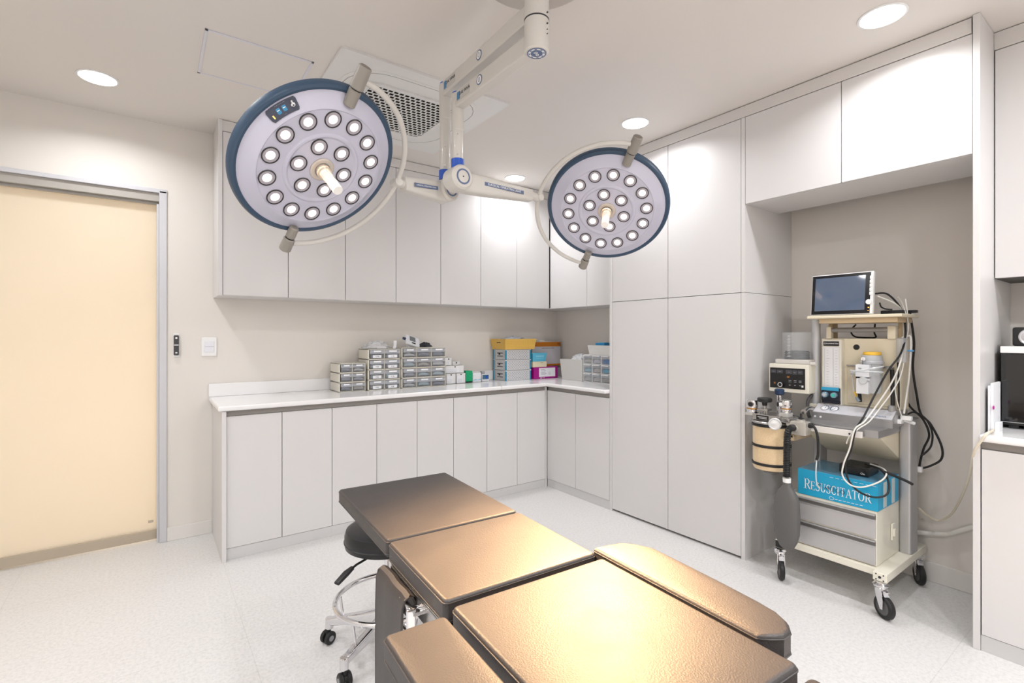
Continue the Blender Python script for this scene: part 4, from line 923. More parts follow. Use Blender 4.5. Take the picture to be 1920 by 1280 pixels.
# resuscitator carton
rc = thing('resuscitator_box', (2.88, 1.05, .4555), 'blue cardboard carton lettered RESUSCITATOR on the drawer unit', 'box')
cy = mat('carton_blue', (30, 158, 200), .45, var=.03, vscale=20); plast = mat('carton_top_film', (92, 150, 182), .2, var=.2, vscale=24, coat=.6)
obj('carton', MB().box((2.75, .866, .456), (3.03, 1.222, .588), .003), cy, rc)
obj('film_top', MB().box((2.752, .868, .588), (3.028, 1.22, .5892)), plast, rc)
mb = MB().box((2.82, .8648, .462), (2.86, .8662, .582)); mb.box((2.93, .8648, .462), (2.97, .8662, .582)); obj('side_print', mb, mat('carton_side', (200, 206, 206), .4, var=.05, vscale=30), rc)
def serif_text(mb, word, M, H, wd=.70, mi=0):
    """capital letters drawn as thick and thin strokes with serifs; unit height 1"""
    T, t = .125, .055
    def st_(p, q, w_):   # stroke
        p, q = Vector((*p, 0)), Vector((*q, 0)); d = (q-p).normalized(); n_ = Vector((-d.y, d.x, 0))*w_/2
        return [p+n_, p-n_, q-n_, q+n_]
    def arc(cx, cy, rx, ry, a0, a1, thick=T, thin=t, N=16):
        o_ = []
        for k in range(N):
            for z in (k, k+1): pass
            A, B = [math.radians(a0+(a1-a0)*z/N) for z in (k, k+1)]
            wA, wB = [(thin+(thick-thin)*abs(math.cos(z))) for z in (A, B)]
            f = lambda z, w_, s: Vector((cx+(rx+s*w_/2)*math.cos(z), cy+(ry+s*w_/2)*math.sin(z), 0))
            o_.append([f(A, wA, 1), f(A, wA, -1), f(B, wB, -1), f(B, wB, 1)])
        return o_
    def ser(x, y, w_=.16): return [st_((x-w_, y), (x+w_, y), .045)]
    G = {
     'R': (.66, lambda: [st_((.14, 0), (.14, 1), T)]+ser(.14, .02)+ser(.12, .98, .13)+arc(.34, .74, .20, .24, -90, 90)+[st_((.14, .98), (.36, .98), t), st_((.14, .5), (.36, .5), t), st_((.34, .5), (.62, .02), T)]+[st_((.56, .02), (.74, .02), .045)]),
     'E': (.60, lambda: [st_((.14, 0), (.14, 1), T)]+ser(.12, .02, .12)+ser(.12, .98, .12)+[st_((.14, .98), (.54, .98), t), st_((.14, .52), (.44, .52), t), st_((.14, .02), (.56, .02), t), st_((.53, .98), (.53, .82), .04), st_((.55, .02), (.57, .20), .04), st_((.43, .62), (.43, .42), .04)]),
     'S': (.54, lambda: arc(.27, .74, .19, .23, 20, 270, .08, .06)+arc(.27, .27, .20, .25, -160, 90, .09, .06)+[st_((.17, .60), (.37, .42), T), st_((.45, .95), (.45, .76), .04), st_((.06, .05), (.06, .28), .04)]),
     'U': (.72, lambda: [st_((.16, .3), (.16, 1), T), st_((.58, .3), (.58, 1), t)]+ser(.16, .98, .13)+ser(.58, .98, .12)+arc(.37, .3, .21, .28, 180, 360, T, t)),
     'C': (.66, lambda: arc(.37, .5, .27, .47, 45, 315)+[st_((.58, .95), (.58, .72), .04), st_((.60, .26), (.56, .16), .04)]),
     'I': (.34, lambda: [st_((.16, 0), (.16, 1), T)]+ser(.16, .02, .13)+ser(.16, .98, .13)),
     'T': (.62, lambda: [st_((.31, 0), (.31, 1), T)]+ser(.31, .02, .13)+[st_((.02, .98), (.60, .98), t), st_((.03, .98), (.03, .80), .04), st_((.59, .98), (.59, .80), .04)]),
     'A': (.72, lambda: [st_((.12, .02), (.35, 1), t), st_((.35, 1), (.62, .02), T), st_((.20, .36), (.50, .36), t)]+ser(.12, .02, .10)+ser(.62, .02, .12)),
     'O': (.76, lambda: arc(.38, .5, .28, .47, 0, 360, N=28)),
    }
    x = 0; total = 0; k0 = H*wd
    for i, ch in enumerate(word):
        sc_ = 1.0 if i in BIG else .84
        for q in G[ch][1]():
            vs = [(x+v.x*k0*sc_*1.0, v.y*H*sc_, .0006) for v in q]; mb.add(vs, [(0, 1, 2, 3)], mi, M)
        x += (G[ch][0]+.04)*k0*sc_
    return x
BIG = (0,)
mb = MB(); wtot = serif_text(MB(), 'RESUSCITATOR', Matrix(), .052, 1.0)
Mr = frame(Vector((2.7496, 1.190, .490)), (0, -1, 0), (0, 0, 1)) @ Matrix.Scale((1.190-.892)/wtot, 4, (1, 0, 0))
serif_text(mb, 'RESUSCITATOR', Mr, .052, 1.0)
mb.lathe([(.007, 0), (.0085, 0), (.0085, .0006), (.007, .0006)], M=frame(Vector((2.7496, 1.062, .470)), (0, -1, 0), (0, 0, 1)) @ Matrix.Scale(1.3, 4, (1, 0, 0)), n=20)
for k in range(7): mb.box((2.7488, 1.035-.018*k, .4685), (2.7494, 1.048-.018*k, .4705))
for k in range(8): mb.box((2.7488, .872+.026*k, .573), (2.7494, .888+.026*k, .5745))
obj('lettering', mb, mat('carton_lettering', (228, 234, 240), .5, var=.01), rc)
mb = MB().text('A MBGO', .034, frame(Vector((2.7482, 1.045, .528)), (0, -1, 0), (0, 0, 1)) @ Matrix.Rotation(.08, 4, 'Z')) if False else MB()
hand = [[(.0, .0), (.012, .018), (.02, -.004)], [(.03, -.006), (.034, .010), (.040, -.002), (.046, .010), (.050, -.006)], [(.058, -.006), (.058, .012), (.070, .008), (.070, -.004), (.058, -.006)], [(.088, .012), (.078, .002), (.088, -.008), (.094, .0)], [(.104, .010), (.116, .002), (.108, -.008), (.098, .0), (.104, .010)]]
for s_ in hand: mb.tube([(2.7485, 1.125-x*1.05, .512+z*1.1) for x, z in s_], .0009, 5, smooth=4)
obj('pen_marks', mb, ink, rc)
dv = thing('black_device', (2.90, 1.0, .589), 'black handheld device box lying on the blue carton under the machine shelf', 'device')
obj('body', MB().box((2.83, .93, .5895), (2.97, 1.06, .635), .008), black_pl, dv)
obj('front_lip', MB().box((2.822, .925, .592), (2.832, 1.045, .628), .004), mat('lip_black', (20, 20, 22), .25, var=.05), dv)
mb = MB().text('On', .014, frame(Vector((2.8215, .952, .604)), (0, -1, 0), (0, 0, 1))); obj('lettering', mb, white_pl, dv)

# cables
def cable(name, P, r, m, label, sm=8, cat='cable', extra=None):
    mb = MB().tube(P, r, 10, smooth=sm)
    if extra: extra(mb)
    return tag(obj(name, mb, m), label, cat)
cable('power_cable', [(2.93, .932, 1.493), (3.0, .902, 1.49), (3.03, .856, 1.413), (3.0, .83, 1.306), (2.95, .833, 1.202), (2.9, .872, 1.111), (2.86, .914, .993), (2.8, .939, .891), (2.716, .945, .834), (2.712, .962, .741), (2.71, .985, .661), (2.715, .974, .586), (2.72, .93, .54), (2.72, .869, .531), (2.75, .83, .551), (2.79, .838, .602), (2.83, .881, .640), (2.88, .96, .641)], .0045, black_rb, 'thick black cable draped diagonally across the machine and looping over the carton')
cable('sensor_cable', [(2.93, .925, 1.48), (3.0, .869, 1.439), (3.03, .851, 1.386), (3.0, .839, 1.254), (2.93, .832, 1.151), (2.9, .861, 1.047), (2.84, .908, .93), (2.77, .928, .869), (2.708, .946, .836), (2.70, .965, .742), (2.69, .986, .667), (2.69, .991, .609), (2.70, .961, .57), (2.71, .912, .57), (2.75, .857, .603), (2.79, .845, .633), (2.84, .875, .645), (2.90, .945, .642)], .0036, white_cable, 'white cable running with the black one and curling over the carton front')
cable('sensor_cable', [(3.02, .836, 1.465), (3.02, .827, 1.359), (3.0, .83, 1.228), (2.95, .833, 1.098), (2.9, .857, 1.009), (2.85, .889, .932), (2.79, .914, .87), (2.722, .935, .840), (2.718, .97, .80), (2.72, .985, .76)], .0030, white_cable, 'thin pale cable hanging from the monitor shelf to the front rail')
cable('sensor_cable', [(2.93, .84, 1.47), (3.0, .84, 1.43), (3.01, .822, 1.32), (2.97, .842, 1.17), (2.95, .857, 1.044), (2.955, .853, .97), (2.965, .835, .885)], .0024, white_cable, 'very thin white lead hanging along the right edge of the machine panel')
cable('mains_cable', [(3.15, .854, 1.403), (3.2, .85, 1.252), (3.22, .86, 1.112), (3.22, .844, .973), (3.22, .827, .879), (3.2, .782, .833), (3.2, .74, .732), (3.2, .74, .665), (3.2, .782, .622), (3.17, .815, .606)], .0052, black_rb, 'black mains cable making the widest loop behind the right column')
cable('mains_cable', [(3.12, .881, 1.019), (3.15, .856, .924), (3.18, .809, .858), (3.2, .788, .778), (3.2, .81, .705), (3.185, .82, .64), (3.18, .825, .589)], .005, black_rb, 'black mains cable hanging straight down beside the right column')
cable('mains_cable', [(3.12, .854, .882), (3.14, .831, .893), (3.165, .792, .861), (3.18, .771, .794), (3.18, .776, .726), (3.175, .80, .685), (3.165, .812, .673)], .0045, black_rb, 'black cable making the smaller inner loop beside the right column')
cable('monitor_cable', [(2.955, .923, 1.446), (3.0, .931, 1.429), (3.01, .915, 1.418), (3.02, .89, 1.414)], .0035, black_rb, 'short black lead from the monitor to the adapter on the shelf')
cable('loose_cord', [(3.15, 1.094, 1.345), (3.14, 1.115, 1.31), (3.12, 1.09, 1.278), (3.10, 1.03, 1.272), (3.11, .99, 1.274), (3.13, 1.002, 1.30), (3.14, 1.002, 1.345)], .0042, black_rb, 'black cord lying on top of the machine panel under the shelf')
cable('probe_wand', [(2.80, .86, .640), (2.79, .815, .632), (2.765, .765, .625), (2.745, .735, .620)], .0062, black_rb, 'black rubber rod sticking out past the right column above the carton', cat='rod')
cable('extension_cord', [(3.17, .825, .404), (3.22, .80, .360), (3.26, .767, .335), (3.21, .703, .399), (3.08, .639, .524), (2.88, .571, .673), (2.715, .525, .801), (2.683, .498, .860), (2.688, .480, .893), (2.76, .478, .895), (2.90, .498, .892), (2.95, .500, .92)], .0052, beige_cable, 'beige cord hanging from the right worktop edge down behind the machine')
cable('wall_hose', [(3.17, .90, .26), (3.24, .865, .253), (3.272, .808, .253), (3.272, .733, .274), (3.272, .672, .313), (3.272, .60, .36), (3.27, .545, .37)], .0125, mat('hose_white', (222, 220, 214), .45, var=.01), 'thick white hose sagging along the niche wall near the floor', cat='hose')
mb = MB().box((3.155, .806, .588), (3.175, .838, .615), .003); tag(obj('cable_tie', mb, white_pl), 'small white plug on the cable beside the right column', 'plug')

# ------------------------------------------------------------------ right hand counter things
ov = thing('toaster_oven', (3.12, .27, CT), 'black glass fronted oven with white top band on the right worktop', 'oven')
obj('body', MB().box((2.975, .08, .899), (3.27, .488, 1.236), .006), black_pl, ov)
obj('front_glass', MB().box((2.962, .082, .915), (2.976, .486, 1.205), .003), mat('oven_glass', (18, 18, 20), .12, var=.05, coat=.6), ov)
obj('top_band', MB().box((2.960, .080, 1.208), (2.985, .488, 1.237), .003), white_pl, ov)
mb = MB().box((2.9605, .084, .9125), (2.963, .486, .9145)); mb.tube([(2.960, .397-.012*math.cos(t), .957+.006*math.sin(t)) for t in [math.radians(40+280*k/12) for k in range(13)]], .0011, 6); mb.text('CE', .013, frame(Vector((2.9603, .372, .957)), (0, -1, 0), (0, 0, 1)), 0); obj('logo', mb, mat('silver_print', (205, 205, 208), .3, metal=.6, var=.01), ov)
mb = MB()
for y in (.12, .45): mb.box((2.985, y-.015, CT), (3.01, y+.015, .90)); mb.box((3.22, y-.015, CT), (3.25, y+.015, .90))
obj('foot', mb, black_rb, ov)
sp = thing('speaker', (3.02, .40, 1.237), 'small black cube speaker with silver cone standing on the oven', 'speaker')
obj('cabinet', MB().box((2.985, .355, 1.238), (3.075, .455, 1.318), .008), black_pl, sp)
obj('cone', MB().lathe([(.030, 0), (.034, .002), (.030, .004), (.026, .001), (.014, -.006+.008), (.012, .004), (0, .009)], (2.9855, .402, 1.277), (-1, 0, 0), 32), mat('cone_silver', (200, 200, 204), .25, metal=.6, var=.05), sp)
mb = MB(); mb.box((2.80, .494, CT), (2.93, .498, 1.075)); mb.box((2.82, .485, CT), (2.95, .4935, 1.085), .001); mb.box((2.84, .470, CT), (2.90, .484, .92))
tag(obj('paper_folder', mb, paper), 'white papers in a folder leaning between the end panel and the oven', 'papers')
tag(obj('pink_clip', MB().lathe([(.0, 0), (.008, 0), (.008, .003), (0, .004)], (2.815, .4848, .985), (0, -1, 0), 14), mat('magenta_plastic', (190, 40, 150), .4, var=.03)), 'small magenta clip on the papers beside the oven', 'clip')

# ------------------------------------------------------------------ drawer stacks and boxes on the back counter
unit_m = mat('drawer_unit_shell', (222, 218, 206), .4, var=.01); content = [mat('contents_%d' % i, c, .6, var=.25, vscale=60) for i, c in enumerate(((150, 156, 170), (200, 202, 206), (126, 132, 148), (176, 172, 166), (168, 190, 202)))]
STK = [('lower left stack', 1.062, 1.252, 3, 2, .067, .208), ('middle stack', 1.268, 1.516, 4, 2, .0748, .208), ('right hand stack', 1.522, 1.895, 4, 3, .0765, .21)]
lev = {3: ['bottom', 'middle', 'top'], 4: ['bottom', 'second from the bottom', 'third from the bottom', 'top']}
for si, (sn, x0, x1, nu, nd_, hh, dp) in enumerate(STK):
    yf = 3.515-.008*si
    for u_ in range(nu):
        z0 = CT+.001+u_*hh; z1 = z0+hh-.001
        t = thing('drawer_unit', ((x0+x1)/2, yf+dp/2, z0), '%s drawer unit of the %s stack on the back counter' % (lev[nu][u_], ['short left', 'tall two-wide middle', 'tall three-wide right'][si]), 'drawer unit', 'stacked small drawer units')
        mb = MB(); th = .005; mbi = MB()
        mb.box((x0, yf, z0), (x0+th+.003, yf+dp, z1), .001); mb.box((x1-th, yf, z0), (x1, yf+dp, z1), .001); mb.box((x0, yf, z0), (x1, yf+dp, z0+.004)); mb.box((x0, yf, z1-.004), (x1, yf+dp, z1), .001); mb.box((x0, yf+dp-.004, z0), (x1, yf+dp, z1))
        wdt = (x1-x0)/nd_
        for j in range(1, nd_): mb.box((x0+j*wdt-.002, yf, z0), (x0+j*wdt+.002, yf+dp-.004, z1))
        obj('shell', mb, unit_m, t)
        obj('inner_tray', MB().box((x0+.009, yf+.07, z0+.0045), (x1-.006, yf+.075, z1-.0045)), drawer_in, t)
        for j in range(nd_):
            a, b = x0+j*wdt+.010*(j == 0)+.003, x0+(j+1)*wdt-.004
            dr = obj('drawer', MB().box((a, yf-.002, z0+hh*.56), (b, yf+.002, z1-.007), .001).box((a, yf-.001, z0+.006), (b, yf+.001, z0+hh*.56), mi=1).box((a, yf-.008, z0+hh*.54), (b, yf-.001, z0+hh*.575), .001).box((a, yf+.003, z0+.006), (b, yf+dp-.01, z0+.008), mi=1), [drawer_pl, drawer_cl], t)
            c = random.choice(content)
            if si == 2 and (u_, j) == (2, 0): c = content[4]
            P = []; cxm = (a+b)/2
            mb = MB(); hgt = (.35+.4*random.random())*hh
            mb.loft([((cxm-(b-a)*.36, yf+.03, z0+.010+hgt*.3), (0, .02, 0), (0, 0, hgt*.28)), ((cxm-(b-a)*.1, yf+.035, z0+.012+hgt*.5), (0, .028, .0), (.002, 0, hgt*.5)), ((cxm+(b-a)*.2, yf+.03, z0+.010+hgt*.42), (0, .025, 0), (0, 0, hgt*.42)), ((cxm+(b-a)*.40, yf+.03, z0+.010+hgt*.3), (0, .02, 0), (0, 0, hgt*.25))], n=16, e=2.5)
            obj('contents', mb, c, dr)
            lw = (b-a)*.26
            mb = MB().box((cxm-lw*.9, yf-.0035, z0+hh*.70), (cxm+lw*1.1, yf-.0022, z0+hh*.86), .0003)
            if si == 1:
                mb.box((cxm-lw*1.15, yf-.0035, z0+hh*.13), (cxm+lw*1.15, yf-.0022, z0+hh*.42), .0003)
                mb.text(random.choice(['P 80', 'P 50', 'P 40', 'C 80', 'C 70']), .012, frame((cxm, yf-.0040, z0+hh*.27), (1, 0, 0), (0, 0, 1)), 1)
            obj('label_sticker', mb, [paper, ink], dr)
# crumpled bags on top
def bag(cx, cy, cz, sx, sy, sz, seed, m, label, name='plastic_bag', cat='plastic bag'):
    r = random.Random(seed); n1, n2 = 18, 9; vs = []
    for i in range(n2+1):
        ph = i/n2*PI/2
        for j in range(n1):
            th = 2*PI*j/n1; k_ = 1+r.uniform(-.22, .18)
            vs.append((cx+sx*math.cos(ph)*math.cos(th)*k_, cy+sy*math.cos(ph)*math.sin(th)*k_, cz+.002+max(0, sz*math.sin(ph)*(1+r.uniform(-.3, .25)))))
    fs = [(i*n1+j, i*n1+(j+1) % n1, (i+1)*n1+(j+1) % n1, (i+1)*n1+j) for i in range(n2) for j in range(n1)]+[tuple(range(n1))[::-1], tuple(range(n2*n1, n2*n1+n1))]
    mb = MB().add(vs, fs); return tag(obj(name, mb, m, sharp=20), label, cat)
film = mat('plastic_film', (232, 233, 236), .15, alpha=.8, var=.06, vscale=30, coat=.5)
Z2 = CT+.001+4*.0748; Z3 = CT+.001+4*.0765
bag(1.37, 3.62, Z2, .105, .07, .052, 3, film, 'crumpled clear plastic bags lying on the middle drawer stack')
tag(obj('paper_pouch', MB().loft([((1.505, 3.60, Z2+.001), (.014, 0, 0), (0, .012, 0)), ((1.512, 3.60, Z2+.03), (.012, 0, 0), (0, .008, 0)), ((1.515, 3.605, Z2+.06), (.014, 0, 0), (0, .004, 0))], e=3), paper), 'small white pouch standing up on the drawer stacks beside the plastic bags', 'pouch')
bpm = thing('blood_pressure_monitor', (1.65, 3.6, Z3), 'small white blood pressure monitor tilted on the right hand drawer stack', 'blood pressure monitor')
Mb = Matrix.Translation((1.655, 3.60, Z3+.048)) @ Matrix.Rotation(.32, 4, 'Y') @ Matrix.Rotation(.9, 4, 'X')
obj('body', MB().box((-.062, -.045, -.012), (.062, .045, .012), .010, M=Mb), mat('device_white', (228, 230, 236), .3, var=.01), bpm)
obj('display', MB().box((-.030, -.012, .0115), (.022, .034, .0132), .001, M=Mb), mat('lcd_grey', (122, 126, 130), .3, var=.02), bpm)
obj('button', MB().box((-.012, -.034, .0115), (.022, -.022, .0135), .001, M=Mb), black_pl, bpm)
obj('hose_plug', MB().cyl(Mb @ Vector((-.06, 0, 0)), Mb @ Vector((-.082, 0, 0)), .010, n=14), mat('plug_navy', (44, 56, 84), .4, var=.02), bpm)
obj('stand', MB().box((1.62, 3.60, Z3+.001), (1.69, 3.63, Z3+.030), .003), MATS['device_white'], bpm)
bag(1.76, 3.60, Z3, .058, .045, .034, 9, mat('dark_cuff', (52, 54, 62), .5, var=.4, vscale=40), 'folded dark cuff lying beside the blood pressure monitor', 'pressure_cuff', 'cuff')
# white trays
tray = mat('tray_white', (232, 232, 232), .4, var=.02)
def crate(x0, x1, y0, y1, z0, z1, label, m=tray, name='storage_box', tab=True, grp='white storage boxes beside the drawer stacks'):
    t = thing(name, ((x0+x1)/2, (y0+y1)/2, z0), label, 'box', grp); th = .003
    mb = MB().box((x0, y0, z0), (x1, y0+th, z1), .001).box((x0, y1-th, z0), (x1, y1, z1)).box((x0, y0, z0), (x0+th, y1, z1)).box((x1-th, y0, z0), (x1, y1, z1)).box((x0, y0, z0), (x1, y1, z0+th))
    obj('box', mb, m, t); obj('lid', MB().box((x0, y0-.001, z1-.002), (x1, y1, z1), .0008), m, t)
    mb = MB().box((x0+.008, y0-.0015, z0+.008), (x0+(x1-x0)*.7, y0, z1-.018)); mb2 = mb
    for k in range(3): mb.box((x0+.012, y0-.002, z0+.014+k*.010), (x0+(x1-x0)*.6, y0-.0015, z0+.0155+k*.010), mi=1)
    obj('label_sheet', mb, [paper, mat('fine_print', (170, 172, 178), .6, var=.02)], t)
    if tab: obj('catch', MB().cyl(((x0*.5+x1*.5), y0+.001, z1-.010), ((x0*.5+x1*.5), y0-.006, z1-.010), .005, n=10), black_pl, t)
    return t
crate(1.898, 1.945, 3.60, 3.74, CT+.001, CT+.28, 'tall narrow white carton wedged against the right hand drawer stack', tab=False)
crate(1.955, 2.045, 3.60, 3.74, CT+.001, CT+.085, 'small white box at the bottom left of the white box pile')
crate(2.050, 2.138, 3.60, 3.74, CT+.001, CT+.085, 'small white box at the pile bottom, touching the green one')
crate(1.955, 2.130, 3.61, 3.74, CT+.087, CT+.150, 'wide white box in the middle layer of the white box pile')
crate(1.955, 2.020, 3.62, 3.74, CT+.152, CT+.215, 'small white box on top of the white box pile')
crate(2.028, 2.105, 3.63, 3.74, CT+.152, CT+.182, 'low white box on top of the pile, right of the taller one')
t = thing('green_box', (2.18, 3.63, CT), 'small bright green box standing on the back counter', 'box')
obj('box', MB().box((2.148, 3.61, CT+.012), (2.212, 3.69, CT+.100), .002), mat('green_card', (22, 168, 112), .5, var=.02), t); obj('base_strip', MB().box((2.150, 3.612, CT+.001), (2.210, 3.688, CT+.012)), black_pl, t)
t = thing('tissue_pack', (2.265, 3.64, CT), 'white packet with pale blue wave print right of the green box', 'packet')
obj('pack', MB().box((2.222, 3.62, CT+.001), (2.308, 3.68, CT+.083), .006), paper, t); obj('print', MB().prism([(2.226, .905), (2.245, .912), (2.27, .904), (2.304, .914), (2.304, .902), (2.226, .900)], 0, .001, M=Matrix(((1, 0, 0, 0), (0, 0, -1, 3.6195), (0, 1, 0, 0), (0, 0, 0, 1)))), mat('pale_blue_print', (150, 200, 226), .5, var=.05), t)
t = thing('small_carton', (2.37, 3.67, CT), 'small white carton with a dark blue picture, left of the perforated baskets', 'box')
obj('carton', MB().box((2.335, 3.65, CT+.001), (2.41, 3.70, CT+.062), .002), paper, t); obj('picture', MB().box((2.340, 3.6488, CT+.018), (2.404, 3.6500, CT+.055)).box((2.372, 3.6480, CT+.024), (2.390, 3.6488, CT+.048), mi=1), [mat('picture_slate', (70, 112, 140), .5, var=.2, vscale=80), mat('picture_blue', (38, 84, 200), .5, var=.1)], t)
obj('flap', MB().box((2.345, 3.665, CT+.062), (2.375, 3.70, CT+.085), .001), mat('flap_grey', (176, 176, 178), .5, var=.02), t)
# perforated baskets
holes = mat('hole_dark', (60, 60, 62), .8, var=.05); bsk = mat('basket_grey', (206, 206, 208), .4, var=.01); bcl = mat('basket_blue', (30, 142, 178), .4, var=.04)
for u_ in range(3):
    z0 = CT+.001+u_*.0925; z1 = z0+.0905; x0, x1, y0, y1 = 2.517, 2.797, 3.548, 3.745
    t = thing('perforated_basket', (2.66, 3.65, z0), 'grey perforated basket with blue corners, %s of the stack of three' % ('bottom', 'middle', 'top')[u_], 'basket', 'stacked perforated baskets')
    obj('basket', MB().box((x0+.004, y0+.004, z0), (x1-.004, y1-.004, z1-.001), .002).box((x0, y0, z1-.006), (x1, y1, z1), .001), bsk, t)
    mb = MB()
    for x in (x0, x1-.010):
        for y in (y0, y1-.010): mb.box((x-.001, y-.001, z0), (x+.011, y+.011, z1-.004), .002)
    obj('corner_post', mb, bcl, t)
    mb = MB(); mb.box((x0-.003, y0-.003, z1-.007), (x0+.012, y0+.012, z1), .002); mb.box((x1-.012, y0-.003, z1-.007), (x1+.003, y0+.012, z1), .002); obj('corner_clip', mb, white_pl, t)
    mb = MB()
    for r_ in range(6):
        for c_ in range(9):
            x = x0+.032+c_*.027+(.0135 if r_ % 2 else 0); z = z0+.012+r_*.012
            if x < x1-.02: mb.cyl((x, y0+.0045, z), (x, y0+.0025, z), .0026, n=6)
    for k in range(9): mb.box((x0+.003, y0+.030, z0+.010+k*.008), (x0+.0042, y0+.034, z0+.014+k*.008)); mb.box((x0+.003, y0+.170, z0+.010+k*.008), (x0+.0042, y0+.174, z0+.014+k*.008))
    mb.box((x0+.003, y0+.05, z0+.055), (x0+.0042, y0+.14, z0+.062)); mb.box((x0+.003, y0+.05, z0+.028), (x0+.0042, y0+.14, z0+.034)); mb.cyl((x0+.004, y0+.10, z0+.05), (x0-.004, y0+.10, z0+.05), .008, n=10)
    obj('perforation', mb, holes, t)
YZ = CT+.001+3*.0925
t = thing('yellow_basket', (2.66, 3.64, YZ), 'yellow plastic basket on top of the perforated baskets', 'basket')
ym = mat('yellow_basket_plastic', (226, 184, 92), .45, var=.04); th = .004
def tub(mb, x0, x1, y0, y1, z0, z1, fl=.012, th=.004, mi=0):
    o_ = [(x0, y0), (x1, y0), (x1, y1), (x0, y1)]; vs = []
    for z, e in ((z0, 0), (z1, fl)): vs += [(x0-e, y0-e, z), (x1+e, y0-e, z), (x1+e, y1+e, z), (x0-e, y1+e, z)]
    for z, e in ((z1, fl-th), (z0+th, -th)): vs += [(x0-e, y0-e, z), (x1+e, y0-e, z), (x1+e, y1+e, z), (x0-e, y1+e, z)]
    fs = [(0, 3, 2, 1)]
    for L_ in range(3):
        for k in range(4): fs.append((L_*4+k, L_*4+(k+1) % 4, L_*4+4+(k+1) % 4, L_*4+4+k))
    fs.append((12, 13, 14, 15)); mb.add(vs, fs, mi)
mb = MB(); tub(mb, 2.505, 2.828, 3.535, 3.745, YZ, YZ+.088, .012); mb.box((2.490, 3.522, YZ+.082), (2.843, 3.528, YZ+.092), .002); mb.box((2.490, 3.522, YZ+.082), (2.496, 3.757, YZ+.092), .002)
obj('basket', mb, ym, t)
mb = MB()
for r_ in range(5):
    for c_ in range(16): mb.cyl((2.525+c_*.0195, 3.5345-.0015*r_*1.3, YZ+.012+r_*.014), (2.525+c_*.0195, 3.532-.0015*r_*1.3, YZ+.012+r_*.014), .0018, n=6)
obj('perforation', mb, mat('yellow_shade', (190, 146, 66), .6, var=.02), t)
mb = MB().box((2.4965, 3.60, YZ+.055), (2.500, 3.66, YZ+.075), .001); obj('side_slot', mb, black_pl, t)
bag(2.66, 3.64, YZ+.075, .13, .07, .034, 5, mat('bag_bluish', (196, 202, 214), .25, var=.25, vscale=60), 'crumpled clear packets filling the yellow basket', 'plastic_packets', 'packets')
# right group
t = thing('magenta_carton', (2.97, 3.64, CT), 'magenta carton with a white printed label on the back counter', 'box')
obj('carton', MB().box((2.832, 3.545, CT+.001), (3.12, 3.745, CT+.108), .002), mat('magenta_card', (168, 14, 134), .45, var=.03), t)
mb = MB().box((2.890, 3.5425, CT+.018), (3.085, 3.5448, CT+.100))
for k in range(5): mb.box((2.912, 3.5418, CT+.084-k*.012), (2.912+(.045, .06, .05, .065, .055)[k], 3.5424, CT+.087-k*.012), mi=1); mb.box((3.0, 3.5418, CT+.060-k*.006), (3.03, 3.5424, CT+.061-k*.006), mi=1)
obj('label_sheet', mb, [paper, mat('label_print', (150, 140, 170), .6, var=.05)], t)
mb = MB().box((2.905, 3.5435, CT+.006), (2.925, 3.5448, CT+.012)).box((2.935, 3.5435, CT+.008), (2.94, 3.5448, CT+.012)).box((2.948, 3.5435, CT+.006), (2.955, 3.5448, CT+.012)); obj('print', mb, white_pl, t)
ZM = CT+.109
t = thing('cream_carton', (2.91, 3.60, ZM), 'low cream carton lying on the magenta carton', 'box')
obj('carton', MB().box((2.822, 3.548, ZM), (2.985, 3.655, ZM+.052), .002), mat('cream_card', (230, 220, 192), .5, var=.03), t); obj('staple', MB().box((2.91, 3.5465, ZM+.040), (2.94, 3.548, ZM+.042)), ink, t)
t = thing('blue_basket', (2.91, 3.60, ZM+.053), 'small sky blue basket on the cream carton', 'basket')
mb = MB(); tub(mb, 2.826, 2.972, 3.552, 3.65, ZM+.053, ZM+.128, .010); mb.box((2.815, 3.540, ZM+.124), (2.983, 3.545, ZM+.131), .001); obj('basket', mb, mat('sky_blue_plastic', (96, 190, 222), .4, var=.03), t)
mb = MB()
for k in range(8): mb.box((2.858+k*.012, 3.5445, ZM+.095), (2.863+k*.012, 3.5462, ZM+.115))
mb.box((2.855, 3.5475, ZM+.082), (2.95, 3.549, ZM+.084)); obj('slots', mb, mat('pale_blue_slots', (170, 220, 240), .5, var=.02), t)
t = thing('orange_topped_carton', (3.09, 3.70, ZM), 'tall white carton with an orange band, behind the blue basket in the corner', 'box')
obj('carton', MB().box((2.905, 3.665, ZM), (3.262, 3.748, ZM+.235), .002), mat('carton_white', (206, 204, 210), .5, var=.02), t)
obj('orange_band', MB().box((2.904, 3.6635, ZM+.186), (3.2625, 3.6655, ZM+.230)).box((2.904, 3.6635, ZM), (3.2625, 3.6655, ZM+.018)), mat('orange_print', (196, 118, 24), .5, var=.03), t)
mb = MB()
for k in range(3): mb.box((2.912, 3.6625, ZM+.197+k*.011), (2.955, 3.6636, ZM+.200+k*.011))
mb.text('PH', .030, frame((3.238, 3.6628, ZM+.208), (1, 0, 0), (0, 0, 1)), 0); mb.text('LATEX SURGICAL GLOVES', .013, frame((3.10, 3.6643, ZM+.170), (1, 0, 0), (0, 0, 1)), 0)
obj('print', mb, mat('brown_print', (96, 66, 40), .6, var=.03), t)
mb = MB().box((3.0, 3.67, ZM+.236), (3.06, 3.73, ZM+.246), .002); tag(obj('paper_slip', mb, mat('slip_cream', (232, 226, 208), .6, var=.02)), 'folded cream slip lying on the orange banded carton', 'paper')
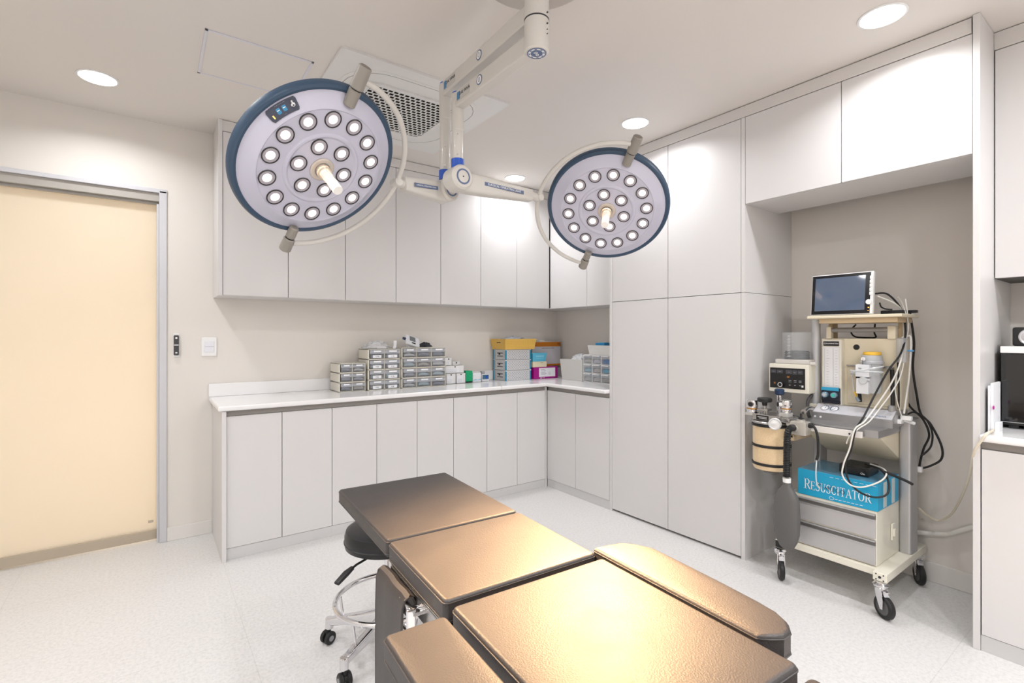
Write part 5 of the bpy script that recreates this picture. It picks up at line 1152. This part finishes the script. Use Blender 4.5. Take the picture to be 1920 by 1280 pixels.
# grey bin
t = thing('grey_bin', (3.13, 3.26, CT), 'plain light grey bin filled with plastic bags near the far corner', 'bin')
mb = MB(); tub(mb, 3.045, 3.235, 3.135, 3.40, CT+.001, CT+.188, .014, .003); obj('bin', mb, mat('bin_grey', (206, 204, 200), .45, var=.01), t)
bag(3.14, 3.25, CT+.165, .085, .11, .062, 12, film, 'crumpled clear bags heaped in the grey bin')
# nine drawer cabinet
nx, y0, y1, z0, z1 = 3.02, 2.785, 3.098, CT+.001, CT+.238
t = thing('nine_drawer_cabinet', (3.1, 2.94, CT), 'white cabinet of nine small clear drawers beside the tall cabinets', 'drawer unit')
mb = MB(); mb.box((nx, y0, z0), (nx+.15, y0+.006, z1)); mb.box((nx, y1-.006, z0), (nx+.15, y1, z1)); mb.box((nx+.145, y0, z0), (nx+.15, y1, z1))
for k in range(4): z = z0+k*(z1-z0-.006)/3; mb.box((nx, y0, z), (nx+.15, y1, z+.006), .001)
for k in (1, 2): y = y0+k*(y1-y0)/3; mb.box((nx, y-.003, z0), (nx+.15, y+.003, z1))
obj('shell', mb, white_pl, t)
cols = [[(190, 192, 190), (200, 196, 196), (176, 172, 170)], [(150, 188, 208), (190, 186, 184), (70, 160, 200)], [(196, 196, 190), (196, 200, 214), (40, 120, 190)]]
for r_ in range(3):
    for c_ in range(3):
        a = y1-(c_+1)*(y1-y0)/3+.006; b = y1-c_*(y1-y0)/3-.006; zz = z0+.008+r_*(z1-z0-.006)/3; hz = (z1-z0)/3-.012
        dr = obj('drawer', MB().box((nx-.003, a, zz+hz*.62), (nx-.001, b, zz+hz)).box((nx-.003, a, zz), (nx-.0015, b, zz+hz*.62), mi=2).box((nx-.016, a+.004, zz+hz-.006), (nx-.003, b-.004, zz+hz), .001, 1), [drawer_pl, white_pl, drawer_cl], t)
        obj('contents', MB().loft([((nx+.03, a+.010, zz+.018), (.024, 0, 0), (0, 0, .016)), ((nx+.03, (a+b)/2, zz+.024), (.025, 0, 0), (0, 0, .022)), ((nx+.03, b-.010, zz+.018), (.024, 0, 0), (0, 0, .017))], n=14, e=3), mat('contents_%d_%d' % (r_, c_), cols[r_][c_], .6, var=.3, vscale=80), dr)
t = thing('open_tray', (3.1, 2.92, z1), 'small pale bin standing on the nine drawer cabinet', 'bin')
mb = MB(); tub(mb, 3.03, 3.16, 2.79, 3.035, z1+.001, z1+.080, .012, .003); obj('bin', mb, mat('bin_pale', (214, 213, 210), .45, var=.01), t)
tag(obj('blue_packet', MB().box((3.05, 2.88, z1+.060), (3.13, 2.985, z1+.100), .004).box((3.06, 2.90, z1+.1), (3.12, 2.95, z1+.104), .001, 1), [mat('packet_blue', (50, 140, 190), .4, var=.2, vscale=50), mat('packet_cyan', (110, 190, 220), .4, var=.1)]), 'blue packet sticking out of the pale bin on the nine drawer cabinet', 'packet')
